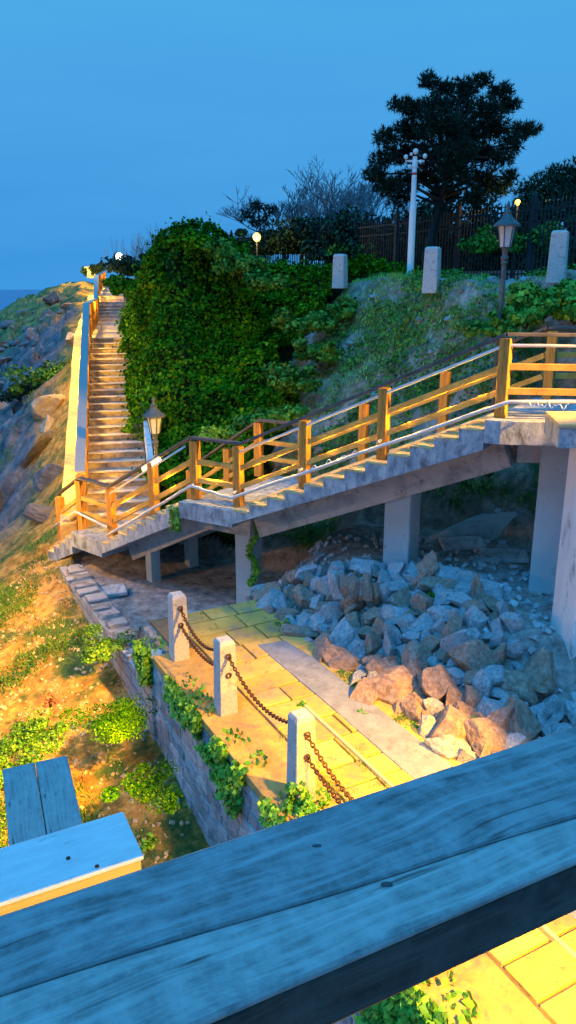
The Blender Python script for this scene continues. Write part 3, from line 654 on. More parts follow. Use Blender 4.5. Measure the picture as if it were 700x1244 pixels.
u0, v0 = lc(cr0); u1, v1 = lc(cr1); hw = .0815
wob = [(u0 - .0 + (u1 - u0) * t, v0 + (v1 - v0) * t + .0016 * math.sin(t * 9)) for t in np.linspace(0, 1, 12)]
line = [(-1.7, v0)] + wob + [(1.7, v1 - .002)]
def lprism(name, poly, z0, z1, m, bev=.004):
    o = obj(name, MB().prism(poly, z0, z1), m, None, bevel=bev); o.parent = fg; o.rotation_euler = (0, 0, ang); o.location = ctr - fg.location; return o
lprism('handrail_board', [(1.7, hw), (-1.7, hw)] + [(a, b + .0007) for a, b in line], -.068, 0, 'fgwood')
lprism('edge_board', [(-1.7, -hw), (1.7, -hw)] + [(a, b - .0007) for a, b in line[::-1]], -.014, -.0015, 'fgwood3', .005)
M['ystone2'] = mat('yellowed_timber_edge', [(.55, .36, .08), (.72, .52, .16)], 8, .7, .3, 30, stretch=(.3, 3, 3))  # lamp glow painted into the side edge of the pale board
M['darkwood'] = grain_wood('dark_wet_fascia_timber', (.035, .028, .024), (.012, .010, .009), (.09, .075, .06), 1.)  # dark timber colour, with the side face's shade put in
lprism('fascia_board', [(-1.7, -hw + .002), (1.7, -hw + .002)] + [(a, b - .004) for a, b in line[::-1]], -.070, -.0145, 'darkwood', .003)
kn = mat('dark_knot', [(.05, .05, .055), (.12, .12, .12)], 60, .8, .3, 80)
for (kx, ky, s_) in ((385, 1028, .0022), (470, 1074, .0025)):
    p = atZ(kx, ky, 4.5); mb = MB(); mb.lathe([(s_ * 1.0, -.002), (s_ * .9, .0012), (s_ * .4, .0016)], 10)
    o = obj('knot', mb, kn, fg); o.location = Vector((p.x, p.y, 4.5)) - fg.location; o.scale = (2.2, .8, 1); o.rotation_euler = (0, 0, ang - .4)
for sx in (-1.2, 1.3):
    p = ctr + dr * sx; obj('post', MB().box((p.x, p.y, 3.85), (.12, .12, 1.16)), 'wood', fg, True, bevel=.006)
for z_ in (3.95,): 
    pass
vp = thing('viewing_platform', 'concrete platform under our feet behind the front handrail', 'platform', (0, 0, 3.2))
q_ = [ctr + dr * 2.2 - pn_ * .12, ctr - dr * 2.2 - pn_ * .12, ctr - dr * 2.2 + pn_ * 3, ctr + dr * 2.2 + pn_ * 3]
obj('slab', MB().prism([(v.x, v.y) for v in q_], 3.12, 3.34), 'concrete', vp, True, bevel=.01)
for q in (ctr + dr * 1.8 + pn_ * 1.5, ctr - dr * 1.4 + pn_ * 1.5): obj('pillar', MB().box((q.x, q.y, .3), (.4, .4, 5.6)), 'pillar', vp, True, bevel=.015)
lb = thing('wooden_railing', 'lower corner handrail at the left edge: pale painted board lying over a grey planked one', 'railing', (-.6, 1.3, 3.2))
b0 = atZ(150, 985, 4.0); b1 = atZ(0, 1030, 4.0); b2 = atZ(173, 1040, 4.0); db = (b0 - b1).normalized(); angb = math.atan2(db.y, db.x); wB = abs((b2 - b0).dot(Vector((db.y, -db.x, 0))))
cB = b0 - db * .75 + Vector((db.y, -db.x, 0)) * wB / 2
o = lboard('handrail_board', cB, 1.5, wB, .010, 'fgpaint', lb, a=angb, bevel=.003)
o = lboard('support_board', cB + Vector((-.0, -.0, -.0105)), 1.49, wB - .004, .034, 'ystone2', lb, a=angb, bevel=.003)
a0 = atZ(2, 930, 3.9); a1_ = atZ(82, 917, 3.9); a2 = atZ(100, 995, 3.9)
ax = (a2 - a1_).normalized(); angA = math.atan2(ax.y, ax.x); wA = abs((a0 - a1_).dot(Vector((-ax.y, ax.x, 0))))
side = Vector((ax.y, -ax.x, 0)); side = side if side.x < 0 else -side
cA = a1_ + ax * .3 + side * wA / 2
for k in range(2):
    w1 = wA * .5 - .002
    lboard('plank', cA + side * ((k - .5) * wA * .5), .6, w1, .05, 'fgwood2', lb, a=angA, bevel=.003)
for (q, z_) in ((cB - db * .2, 3.9), (cA + side * wA * .0, 3.8)):
    obj('post', MB().box((q.x, q.y, z_ / 2 + .8), (.1, .1, z_ - 1.7)), 'wood', lb, True, bevel=.005)
for (kx, ky) in ((83, 1043), (118, 1053)):
    p = atZ(kx, ky, 4.0); mb = MB().lathe([(.004, -.001), (.004, .002), (.002, .003)], 10); o = obj('screw', mb, 'rust', lb); o.location = Vector((p.x, p.y, 4.0)) - lb.location

# ------------------------------------------------------------------ lamps
def lantern(name, label, base, h, sc=1., group='old-style lantern lamp posts'):
    r_ = thing(name, label, 'street lamp', base, 0, group)
    obj('pole', MB().lathe([(.11 * sc, 0), (.11 * sc, .1), (.07 * sc, .3), (.045 * sc, .5), (.04 * sc, h - .62 * sc), (.06 * sc, h - .6 * sc), (.045 * sc, h - .57 * sc), (.065 * sc, h - .54 * sc), (.065 * sc, h - .51 * sc), (.04 * sc, h - .48 * sc), (.06 * sc, h - .38 * sc), (.09 * sc, h - .36 * sc)], 12), 'lampiron', r_, smooth=False)
    g_ = MB().lathe([(.085 * sc, 0), (.135 * sc, .32 * sc)], 6, (0, 0, h - .36 * sc)); gl_ = obj('glass', g_, 'glass', r_)
    f_ = MB()
    for k in range(6):
        an = math.pi / 3 * k; f_.tube([(.088 * sc * math.cos(an), .088 * sc * math.sin(an), h - .36 * sc), (.14 * sc * math.cos(an), .14 * sc * math.sin(an), h - .03 * sc)], .011 * sc, 5)
    obj('frame', f_, 'lampiron', gl_)
    obj('roof', MB().lathe([(.215 * sc, -.02 * sc), (.21 * sc, .01 * sc), (.13 * sc, .07 * sc), (.075 * sc, .13 * sc), (.055 * sc, .17 * sc), (.065 * sc, .19 * sc), (.03 * sc, .22 * sc), (.02 * sc, .27 * sc), (.035 * sc, .29 * sc), (.008 * sc, .36 * sc)], 12, (0, 0, h - .03 * sc)), 'lampiron', r_)
    return r_
p = atY(607, 395, 13.6); zb = gz(p.x, p.y); ph = atY(617, 275, 13.6).z
lantern('street_lamp', 'dark green cast iron lantern lamp behind the top landing', (p.x, p.y, zb), ph - zb + .05, 1.05)
p = atY(190, 560, 16.4); ph = atY(188, 503, 16.4).z; zb = gz(p.x, p.y)
lantern('street_lamp', 'small dark lantern lamp at the foot of the ivy cliff beside the stone steps', (p.x, p.y, zb), ph - zb, 1.15)
# white camera pole
pb = atY(498, 342, 19.5); pt_ = atY(504, 190, 19.5)
wp = thing('camera_pole', 'tall white pole with a cluster of cameras on top beside the iron fence', 'pole', (pb.x, pb.y, gz(pb.x, pb.y)))
Hh = pt_.z - wp.location.z
obj('pole', MB().lathe([(.12, -.2), (.12, .05), (.085, .1), (.08, 1.6), (.065, 1.65), (.055, Hh - .25), (.07, Hh - .22), (.05, Hh)], 12), 'white', wp)
obj('band', MB().lathe([(.062, 0), (.062, .05)], 12, (0, 0, Hh - .4)), 'redpaint', wp)
obj('crossarm', MB().bar((-.22, 0, Hh - .1), (.22, 0, Hh - .1), .04, .04), 'white', wp)
for (cx, cz, sz) in ((-.22, .0, .05), (.22, .02, .05), (0, .12, .06), (-.12, -.2, .04), (.13, -.1, .04), (-.1, .06, .035)):
    m_ = MB().lathe([(sz * .5, -sz), (sz, -sz * .4), (sz, sz * .5), (sz * .4, sz)], 10, (cx, -.05, Hh - .02 + cz)); obj('camera_housing', m_, 'white', wp)
def pl(name, loc, power, col=(1, .62, .18), size=.15):
    l = bpy.data.lights.new(name, 'POINT'); l.energy = power; l.color = col; l.shadow_soft_size = size
    o = bpy.data.objects.new(name, l); COL.objects.link(o); o.location = loc; return o
# garden lamps behind the fence
def globe(label, px, py, Y, r, m, h, gr='lit globe lamps beyond the fence'):
    p = atY(px, py, Y); r_ = thing('garden_lamp', label, 'lamp', (p.x, p.y, p.z - h), 0, gr)
    obj('globe', MB().lathe([(r * .3, h - r), (r * .8, h - r * .6), (r, h), (r * .8, h + r * .6), (r * .3, h + r)], 12), m, r_, smooth=True)
    obj('pole', MB().lathe([(.05, -.5), (.035, .2), (.03, h - r * .9)], 8), 'iron', r_)
    return p
g1 = globe('lit warm globe lamp behind the left end of the iron fence', 312, 288, 31, .16, 'lamp_on', 2.0)
g2 = globe('lit yellow globe lamp above the fence right of the pine', 629, 246, 25, .09, 'lamp_on', 2.6)
g3 = globe('bright white lamp on the cliff top above the stone steps', 145, 312, 46, .22, 'lamp_white', 1.4)
pl('garden_lamp_light', g1 + Vector((0, 0, 0)) + Vector((0, -.3, -.1)), 120); pl('garden_lamp_light', g2 + Vector((0, -.25, 0)), 40); pl('white_lamp_light', g3 + Vector((0, -.4, 0)), 120, (1, .9, .7))

# ------------------------------------------------------------------ fence
FA = Vector((-2.9, 39.0, 0)); FB = Vector((12.5, 14.6, 0))
fa = Vector((-1.66, 36, 0)); fb = Vector((7.7, 21.5, 0)); fd = (fb - fa); fL = fd.length; fd.normalize(); sp_ = 2.9; npan = 8
names = ['leftmost', 'second from left', 'third from left', 'fourth from left', 'fifth from left, left of the camera pole', 'sixth from left, under the pine', 'seventh from left, behind the lantern lamp', 'rightmost']
for k in range(npan):
    p0 = fa + fd * (k - 1) * sp_; p0 = fa + fd * ((k - .6) * sp_); c = p0 + fd * sp_ / 2
    r_ = thing('fence_panel', f'black iron picket fence panel, {names[k]}', 'fence', (p0.x, p0.y, 5.1), math.atan2(fd.y, fd.x), 'iron fence along the cliff top')
    zs0 = max(gz(p0.x, p0.y), 5.05) - 5.1; H = 2.25
    obj('post', MB().box((0, 0, H / 2), (.11, .11, H + .2)).lathe([(.07, 0), (.02, .14)], 6, (0, 0, H + .1)), 'iron', r_)
    obj('rail', MB().box((sp_ / 2, 0, H - .25), (sp_, .04, .05)), 'iron', r_); obj('rail', MB().box((sp_ / 2, 0, .3), (sp_, .04, .05)), 'iron', r_); obj('rail', MB().box((sp_ / 2, 0, H - .55), (sp_, .03, .035)), 'iron', r_)
    pk = None
    for i in range(1, 22):
        if pk is None:
            pk = obj('picket', MB().box((0, 0, H / 2 - .03), (.028, .028, H - .1)).lathe([(.03, 0), (.002, .12)], 4, (0, 0, H - .08)), 'iron', r_); o = pk
        else: o = pk.copy(); COL.objects.link(o); o.parent = r_
        o.location = (sp_ * i / 22, 0, 0)
# low pale wall / pavement behind the fence
gm_ = MB(); q = [fa + Vector((0, .6, 0)), fb + Vector((2, .3, 0)), fb + Vector((2.4, .7, 0)), fa + Vector((.3, 1.0, 0))]
gm_.prism([(v.x, v.y) for v in q], 4.9, 5.55); tag(obj('low_wall', gm_, 'rubble'), 'low grey stone wall just behind the iron fence', 'wall')
# cliff-top granite posts with chains
cp = [(413, 345, 20.5, .98), (524, 349, 17.2, .98), (676, 336, 14.9, .98)]
clab = ['left granite post on the cliff top, below the fence', 'middle granite post on the cliff top, right of the white pole', 'right granite post on the cliff top, right of the lantern lamp']
cpts = []
for i, (px, py, Y, h) in enumerate(cp):
    o = pr.copy(); COL.objects.link(o); sc_ = pr.children[0].copy(); COL.objects.link(sc_); sc_.parent = o; p = atY(px, py, Y); o.location = (p.x, p.y, p.z); o.rotation_euler = (0, 0, R(-25)); s_ = [.74, .84, .82][i]; o.scale = (1.4, 1.4, s_)
    tag(o, clab[i], 'post', 'granite posts on the cliff top'); cpts.append(p)

# ------------------------------------------------------------------ rocks
def rock_mesh(seed, m, flat=1.):
    import bmesh
    rr = random.Random(seed); bm = bmesh.new(); bmesh.ops.create_icosphere(bm, subdivisions=4, radius=1)
    planes = [(Vector((rr.gauss(0, 1), rr.gauss(0, 1), rr.gauss(0, 1))).normalized(), rr.uniform(.48, .78)) for _ in range(15)]
    off = rr.uniform(0, 99)
    from mathutils import noise as mn
    for v in bm.verts:
        for n_, d_ in planes:
            k = v.co.dot(n_) - d_
            if k > 0: v.co -= n_ * k
        v.co *= 1 + .09 * mn.noise(v.co * 1.9 + Vector((off, 0, 0)))
        v.co *= 1 + .06 * mn.noise(v.co * 6 + Vector((off, 0, 0)))
    me = bpy.data.meshes.new('rock'); bm.to_mesh(me); bm.free(); me.materials.append(M[m]); return me
RM = {k: [rock_mesh(i * 7 + j * 131, k) for i in range(8)] for j, k in enumerate(('tan_rock', 'grey_rock', 'shore_rock', 'red_rock', 'sandstone'))}
def rock(name, x, y, z, s, m, label, cat, group=None, rot=None):
    o = bpy.data.objects.new(name, random.choice(RM[m])); COL.objects.link(o); o.location = (x, y, z); o.scale = s
    o.rotation_euler = rot if rot else (random.uniform(-.5, .5), random.uniform(-.5, .5), random.uniform(0, 6.28)); return tag(o, label, cat, group)
placed = []
# named large boulders of the bank (pixel of centre, half-size in m)
big = [(478, 835, .30, 'tan_rock', 'big tan boulder standing mid-bank right above the path'), (505, 800, .24, 'tan_rock', 'rounded tan rock behind the big mid-bank boulder'),
       (395, 792, .22, 'tan_rock', 'cracked reddish boulder at the left foot of the rock bank'), (440, 845, .20, 'tan_rock', 'low tan rock at the path edge left of the big boulder'),
       (535, 835, .27, 'tan_rock', 'slanting tan slab right of the big boulder'), (570, 800, .24, 'tan_rock', 'tan slab leaning high in the middle of the bank'),
       (655, 812, .26, 'tan_rock', 'large tan boulder beside the whitewashed column'), (625, 835, .26, 'tan_rock', 'brown angular boulder left of the column boulder'),
       (550, 885, .30, 'tan_rock', 'broad flat tan rock lying at the bank foot'), (628, 880, .30, 'tan_rock', 'orange-lit boulder at the lower right of the bank'),
       (590, 905, .24, 'tan_rock', 'low tan rock touching the path at the lower right'), (553, 850, .18, 'tan_rock', 'small blocky tan rock on top of the flat one')]
for px, py, s, m, lb_ in big:
    p = None; s *= 1.22
    for Y in np.arange(5, 14, .05):
        q = atY(px, py, Y)
        if q.z < gz(q.x, q.y) + s * .45: p = q; break
    if p is None: continue
    rock('boulder', p.x, p.y, p.z, (s * 1.15, s * .95, s * .95), m, lb_, 'boulder', 'large rocks of the bank beside the path'); placed.append((p.x, p.y, s * .8))
top_st = [(405, 708), (418, 712), (432, 714), (445, 716), (458, 722), (468, 728)]
for i, (px, py) in enumerate(top_st):
    p = atY(px, py, 10.6 + i * .02); z_ = gz(p.x, p.y)
    rock('standing_stone', p.x, p.y, max(p.z, z_ + .12), (.10, .13, .27), random.choice(['tan_rock', 'grey_rock']), ['first', 'second', 'third', 'fourth', 'fifth', 'sixth'][i] + ' from left of the upright stones topping the rock bank', 'stone', 'upright stones on the bank crest', (random.uniform(-.15, .15), random.uniform(-.05, .3), random.uniform(0, 3))); placed.append((p.x, p.y, .12))
cnt = 0; tries = 0
while cnt < 290 and tries < 9000:
    tries += 1
    x_ = random.uniform(-1.2, 3.6); y_ = random.uniform(6.4, 12.3); v = Vector((x_, y_, 0)); s1 = (v - W0).dot(WN); b_ = (v - R0).dot(N1); a_ = (v - R0).dot(D1)
    if s1 < 1.95 or b_ > .25 or a_ > 4.2 or (x_ > 3.0 and y_ > 8.5): continue
    s = random.uniform(.10, .16) if cnt > 150 else random.uniform(.16, .25)
    if any((x_ - q[0]) ** 2 + (y_ - q[1]) ** 2 < ((q[2] + s) * .52) ** 2 for q in placed): continue
    placed.append((x_, y_, s)); m = 'tan_rock' if random.random() < (.55 if s1 < 2.9 else .28) else 'grey_rock'
    col_ = 'tan' if m == 'tan_rock' else 'grey'
    tall = random.random() < .45; sz = 'larger' if s > .15 else 'small'
    where = 'low near the path' if s1 < 2.7 else ('midway up' if s1 < 3.6 else 'high up near the pillars')
    rock('rock', x_, y_, gz(x_, y_) + s * (.5 if tall else .32), (s * random.uniform(.8, 1.3), s * random.uniform(1.0, 1.9), s * random.uniform(.6, 1.05)) if not tall else (s * random.uniform(.6, .9), s * random.uniform(.8, 1.1), s * random.uniform(1.1, 1.6)), m,
         f"{sz} {'upright' if tall else 'lying'} {col_} rock {where} in the rock bank", 'rock', f"{sz} {'upright' if tall else 'lying'} {col_} rocks {where} in the bank"); cnt += 1
# ledge slabs between bank and pillars, curved low wall behind
lw = thing('curved_wall', 'low curved concrete wall in the shadow under the staircase', 'wall', (2.5, 13.2, 0))
arc = [(.9, 12.4, -.1), (1.6, 12.55, .3), (2.4, 12.7, .75), (3.3, 12.9, 1.1), (4.4, 12.9, 1.35)]
mb = MB(); vs = []; 
for (x_, y_, zt_) in arc: vs += [(x_, y_, -.6), (x_, y_, zt_), (x_ + .05, y_ + .3, zt_), (x_ + .05, y_ + .3, -.6)]
fs = []
for i in range(len(arc) - 1):
    o = i * 4
    for k in range(4): fs.append((o + k, o + (k + 1) % 4, o + 4 + (k + 1) % 4, o + 4 + k))
fs += [(0, 1, 2, 3), (16, 17, 18, 19)]
mb.add(vs, fs); obj('wall_face', mb, 'concrete', lw, True)
for i, (px, py, l) in enumerate(((560, 683, 'flat stone slab on the ledge right of the middle pillar'), (610, 700, 'flat stone slab on the ledge left of the right pillar'), (240, 752, 'flat slab lying beyond the far chain post'), (130, 720, 'flat slab on the ledge under the bottom landing'))):
    p = atZ(px, py, .45 if i < 2 else -.7); mb = MB().box((0, 0, 0), (.75, .45, .09)); o = obj('stone_slab', mb, 'grey_rock', bevel=.02); o.location = (p.x, p.y, gz(p.x, p.y) + .06); o.rotation_euler = (.05, -.04, random.uniform(-.6, .6)); tag(o, l, 'slab')
k = 0
while k < 60:
    a_ = random.uniform(-1, 6.2); b_ = random.uniform(3.0, 7.5); p = B(a_, b_)
    if p.y > 21: continue
    k += 1; s = random.uniform(.05, .16); rock('slope_rock', p.x, p.y, gz(p.x, p.y) + s * .1, (s * 1.2, s, s * .7), random.choice(['tan_rock', 'grey_rock']), 'small half-buried rock on the bare upper slope between the railing and the fence', 'rock', 'half-buried rocks on the upper slope')
# seaward boulders
sea_b = [(58, 495, 25, (.95, .8, .6), 'sandstone', 'large pale sandy boulder lit warm beside the long railing'), (62, 520, 24, (.55, .5, .5), 'sandstone', 'smaller sandy boulder below the large pale one'),
         (12, 508, 34, (1.3, 1.2, .9), 'red_rock', 'reddish rock mass at the left edge of the shore'), (40, 545, 23, (.5, .9, .9), 'shore_rock', 'dark narrow rock beside the hillside grass'),
         (24, 384, 80, (1.2, 1.6, .8), 'shore_rock', 'dark rock knob on the headland skyline'), (65, 580, 20.5, (.45, .7, .6), 'shore_rock', 'grey slab leaning in the hillside gully'),
         (60, 620, 18.5, (.35, .8, .35), 'shore_rock', 'grey rock lower in the hillside gully'), (35, 470, 36, (.9, .9, .6), 'shore_rock', 'dark rock above the reddish shore mass'), (90, 410, 36, (.6, .4, .35), 'sandstone', 'warm-lit rock on the slope below the upper railing')]
for px, py, Y, s, m, l in sea_b:
    p = atY(px, py, Y); rock('boulder', p.x, p.y, p.z - .1, s, m, l, 'boulder', None)
for i in range(110):
    Y = random.uniform(24, 75); dd = random.uniform(2.5, 14); x_ = ST.x - SW - .12 - (Y - 16.2) * .217 - dd; s = random.uniform(.2, .55) * (.6 + Y / 60)
    m = random.choice(['shore_rock', 'shore_rock', 'shore_rock', 'red_rock'])
    rock('shore_boulder', x_, Y, gz(x_, Y) + s * .15, (s, s * 1.2, s * .65), m, f"{'reddish' if m == 'red_rock' else 'dark'} angular boulder among the shore rocks below the headland", 'boulder', f"{'reddish' if m == 'red_rock' else 'dark'} boulders of the rocky shore")

# ------------------------------------------------------------------ vegetation
# ivy mass on the cliff
def scatter(n, x0, x1, y0, y1, mask):
    x = rng.uniform(x0, x1, n); y = rng.uniform(y0, y1, n); k = mask(x, y); return x[k], y[k]
def coords(x, y):
    a = (x - R0.x) * D1.x + (y - R0.y) * D1.y; b = (x - R0.x) * N1.x + (y - R0.y) * N1.y; e = (x - ST.x) * SN.x + (y - ST.y) * SN.y
    return a, b, e
def ivymask(x, y):
    a, b, e = coords(x, y); lim = 5.9 + 1.3 * fbm(x, y, .5, 3, 5)
    n = _slopearea(x, y); return (e > -.1) & (b > 2.75) & (a > lim + .8 * ss(4.5, 7, b)) & (rng.uniform(0, 1, len(x)) < n) & (y < 60)
def _slopearea(x, y):
    n = ground_n(x, y); return np.clip(1 / np.maximum(n[:, 2], .12) / 4.2, 0, 1)
x, y = scatter(620000, -9, 4, 14.5, 34, ivymask)
n = ground_n(x, y); z = ground_h(x, y)
cl = .42 * np.clip(fbm(x, y * .7 + z * 1.1, 1.3, 3, 55) + .35, 0, 1) + .55 * np.clip(fbm(x, y + z, .6, 2, 56) + .1, 0, 1)
P = np.c_[x, y, z] + n * (cl + rng.uniform(-.02, .10, len(x)) + (rng.uniform(0, 1, len(x)) < .04) * rng.uniform(.05, .28, len(x)))[:, None]
print('ivy leaves', len(x))
nn_ = unit(n + np.array([0, 0, .5]))
Vv, Fv = leafmesh(P, nn_, .105, .65)
tag(npmesh('ivy', Vv, Fv, 'ivy'), 'dense dark green ivy covering the cliff right of the stone steps', 'ivy', kind='stuff')
# backing under ivy is the ground itself
# grass/creeper on the upper slope
def slmask(x, y):
    a, b, e = coords(x, y); dn = fbm(x, y, .9, 4, 91)
    return (b > 2.8) & (b < 11) & (a < 6.5) & (dn + .1 > rng.uniform(0, 1, len(x)) * .5) & (y < 24)
x, y = scatter(60000, -3, 12, 12, 24, slmask); z = ground_h(x, y)
Vv, Fv = blademesh(np.c_[x, y, z - .01], .085, .009, .9, 6, .06)
tag(npmesh('slope_grass', Vv, Fv, 'grass2'), 'tufts of grass and weeds on the bare upper slope', 'grass', kind='stuff')
def slmask2(x, y):
    a, b, e = coords(x, y); dn = fbm(x, y, 1.1, 4, 191)
    return (b > 2.8) & (b < 9) & (a < 6.6) & (dn > .07) & (y < 22)
x, y = scatter(90000, -3, 12, 12, 22, slmask2); n = ground_n(x, y); z = ground_h(x, y)
P = np.c_[x, y, z] + n * rng.uniform(0, .17, (len(x), 1)); Vv, Fv = leafmesh(P, n + np.array([0, 0, .4]), .07, .8)
tag(npmesh('creeping_weeds', Vv, Fv, 'bush'), 'low leafy weeds creeping over the upper slope', 'weeds', kind='stuff')

def bush(name, label, c, rad, n, size, m='bush', group=None, cat='shrub', lumps=9, stems=True):
    lumps = int(lumps * 1.9)
    c = Vector(c); r_ = thing(name, label, cat, c, 0, group)
    L0 = rng.normal(0, 1, (lumps, 3)); L0 = unit(L0) * rng.uniform(.15, .95, (lumps, 1)); L0[:, 2] = np.abs(L0[:, 2]) * .9 + .1
    k = rng.integers(0, lumps, n); dirs = unit(rng.normal(0, 1, (n, 3))); rr = rng.uniform(.10, .42, (lumps, 1))[k] * rng.uniform(.35, 1.08, (n, 1)) ** .6
    P = (L0[k] + dirs * rr) * np.array(rad); P[:, 2] = np.maximum(P[:, 2], -.02)
    Vv, Fv = leafmesh(P, dirs + np.array([0, 0, .3]), size, .6); npmesh('foliage', Vv, Fv, m, r_)
    if stems:
        mb = MB()
        for i in range(min(lumps, 7)):
            t = Vector(L0[i] * np.array(rad)); mb.tube([(0, 0, -.1), t * .5 + Vector((0, 0, .03)), t], [.02 * rad[2] + .006, .012 * rad[2] + .004, .004], 5)
        obj('stem', mb, 'bark', r_)
    return r_
# bushes along the ivy crest and on the cliff top
def gbush(px, py, Y, rad, n, size, m, label, name='shrub', group=None, sink=.1):
    p = atY(px, py, Y); return bush(name, label, (p.x, p.y, p.z - rad[2] * .6), rad, n, size, m, group)
gbush(665, 352, 14.2, (1.0, .8, .65), 4200, .11, 'ivy2', 'bright green leafy bush below the right cliff-top post')
gbush(640, 375, 13.6, (.7, .6, .4), 2200, .10, 'ivy2', 'low bright bush right of the lantern lamp foot')
gbush(700, 365, 13.4, (.8, .6, .5), 2200, .10, 'ivy2', 'bright bush cut by the right edge behind the top landing')
gbush(600, 392, 13.4, (.5, .5, .3), 1200, .09, 'bush', 'small green bush left of the lantern lamp foot')
gbush(345, 322, 27, (1.1, .8, .6), 1800, .12, 'bush', 'lamp-lit round bush by the left end of the fence')
gbush(650, 285, 23.5, (1.0, .9, .8), 2600, .11, 'bush', 'round clipped bush behind the fence right of the lantern')
gbush(590, 288, 24, (.8, .8, .65), 1800, .11, 'bush', 'round bush behind the fence left of the lantern')
gbush(440, 300, 30, (2.0, 1, .6), 1800, .13, 'bush', 'low dark hedge behind the fence left of the white pole')
gbush(262, 520, 16.2, (.55, .4, .38), 1700, .07, 'ivy2', 'small bright bush at the foot of the ivy cliff')
gbush(345, 500, 16.4, (.6, .5, .35), 1500, .08, 'ivy2', 'leafy green clump right of the ivy cliff foot')
gbush(292, 318, 20.5, (.9, .7, .5), 2500, .11, 'bush', 'bushy crest clump right of the ivy peak')
gbush(235, 292, 21.0, (.9, .7, .6), 3000, .11, 'ivy', 'rounded ivy clump on the highest point of the cliff')
gbush(195, 312, 25, (1.5, 1, .7), 2800, .12, 'needle2', 'dark loose scrub on the crest left of the ivy peak')
gbush(165, 322, 30, (1.5, 1, .6), 2400, .12, 'needle2', 'dark scrub on the crest near the white lamp')
gbush(141, 338, 42, (.7, 1.0, .6), 1200, .14, 'ivy', 'leafy clump on the cliff edge below the white lamp')
gbush(108, 327, 92, (1.0, 1.2, 1.2), 900, .3, 'needle2', 'dark trees at the far end of the walkway')
gbush(118, 326, 90, (1.2, 1.2, 1.0), 600, .3, 'needle2', 'small dark tree top beside the far walkway end')
for k_, (px, py, Y, rx, l) in enumerate(((160, 348, 23.5, .75, 'rounded ivy clump on the left edge of the cliff by the steps'), (262, 300, 20.6, .55, 'bright ivy clump just under the cliff peak'), (318, 335, 19.8, .7, 'bright leafy clump right of the cliff peak'),
      (372, 385, 19, .8, 'rounded leafy clump low on the right side of the ivy'), (410, 372, 19.5, .7, 'leafy clump where the ivy meets the grass'), (200, 345, 21.5, .6, 'ivy clump left of the cliff peak'), (352, 455, 17.6, .8, 'leafy clump halfway down the right edge of the ivy'), (318, 505, 16.6, .6, 'leafy clump low on the right edge of the ivy'), (385, 420, 18.4, .7, 'leafy clump high on the right edge of the ivy'))):
    gbush(px, py, Y, (rx, rx * .7, rx * .7), 2000, .11, 'ivy' if k_ in (0, 5) else 'bush', l, 'ivy_clump', 'leafy clumps on the cliff')
for i_, (px, py, Y) in enumerate(((150, 318, 44), (172, 312, 32), (190, 305, 28), (208, 298, 25), (222, 292, 24))):
    p = atY(px, py, Y); r_ = thing('bare_shrub', 'thin bare shrub with upright twigs on the cliff crest, ' + ['first', 'second', 'third', 'fourth', 'fifth'][i_] + ' from the white lamp', 'shrub', (p.x, p.y, p.z - .5), 0, 'bare shrubs on the cliff crest'); tw = MB()
    for _ in range(26):
        a_ = random.uniform(0, 6.28); h_ = random.uniform(.5, 1.15) * (Y / 26); l_ = random.uniform(.1, .6); b_ = Vector((random.uniform(-.6, .6), random.uniform(-.2, .2), 0)) * (Y / 26)
        e_ = b_ + Vector((math.cos(a_) * l_, math.sin(a_) * l_, h_)); tw.tube([b_, b_.lerp(e_, .5) + Vector((0, 0, .05)), e_], [.012, .009, .005], 3)
        for __ in range(3):
            t_ = random.uniform(.4, .9); s0 = b_.lerp(e_, t_); tw.tube([s0, s0 + Vector((random.uniform(-.2, .2), random.uniform(-.2, .2), random.uniform(.1, .3)))], [.007, .004], 3)
    obj('stem', tw, 'twig', r_)
# left hillside bushes
gbush(60, 455, 30, (1.9, 1.2, 1.1), 3500, .14, 'bush', 'dark green bush beside the long railing above the pale boulder')
gbush(35, 470, 31, (1.2, 1, .8), 2000, .14, 'needle2', 'dark scrub left of the bush above the pale boulder')
gbush(18, 885, 8.7, (.75, .8, .40), 5200, .036, 'bush', 'leafy green weed clump at the left edge above the boards')
gbush(5, 930, 7.8, (.5, .5, .42), 2600, .04, 'bush', 'leafy weed cut by the left edge just above the boards')
gbush(140, 868, 9.3, (.85, .9, .20), 6500, .030, 'ivy', 'thick green bush on the hillside at the foot of the stone wall')  # darker leaf colour stands for the wall's shade here
gbush(178, 950, 7.9, (.55, .7, .14), 2600, .032, 'ivy', 'low dark green weed patch near the wall foot')  # darker leaves hold the wall's shade here too
gbush(120, 780, 11.2, (.7, .8, .22), 2800, .04, 'bush', 'low weeds along the rubble wall foot')
gbush(60, 845, 9.6, (.25, .25, .18), 200, .035, mat('reddish_weed_leaves', [(.20, .06, .05), (.32, .12, .08)], 3, .7, 0, island=.4), 'small reddish weed on the bare hillside')
gbush(180, 1020, 7.0, (.12, .12, .16), 160, .05, 'bush', 'tiny weed on bare soil right of the pale board')
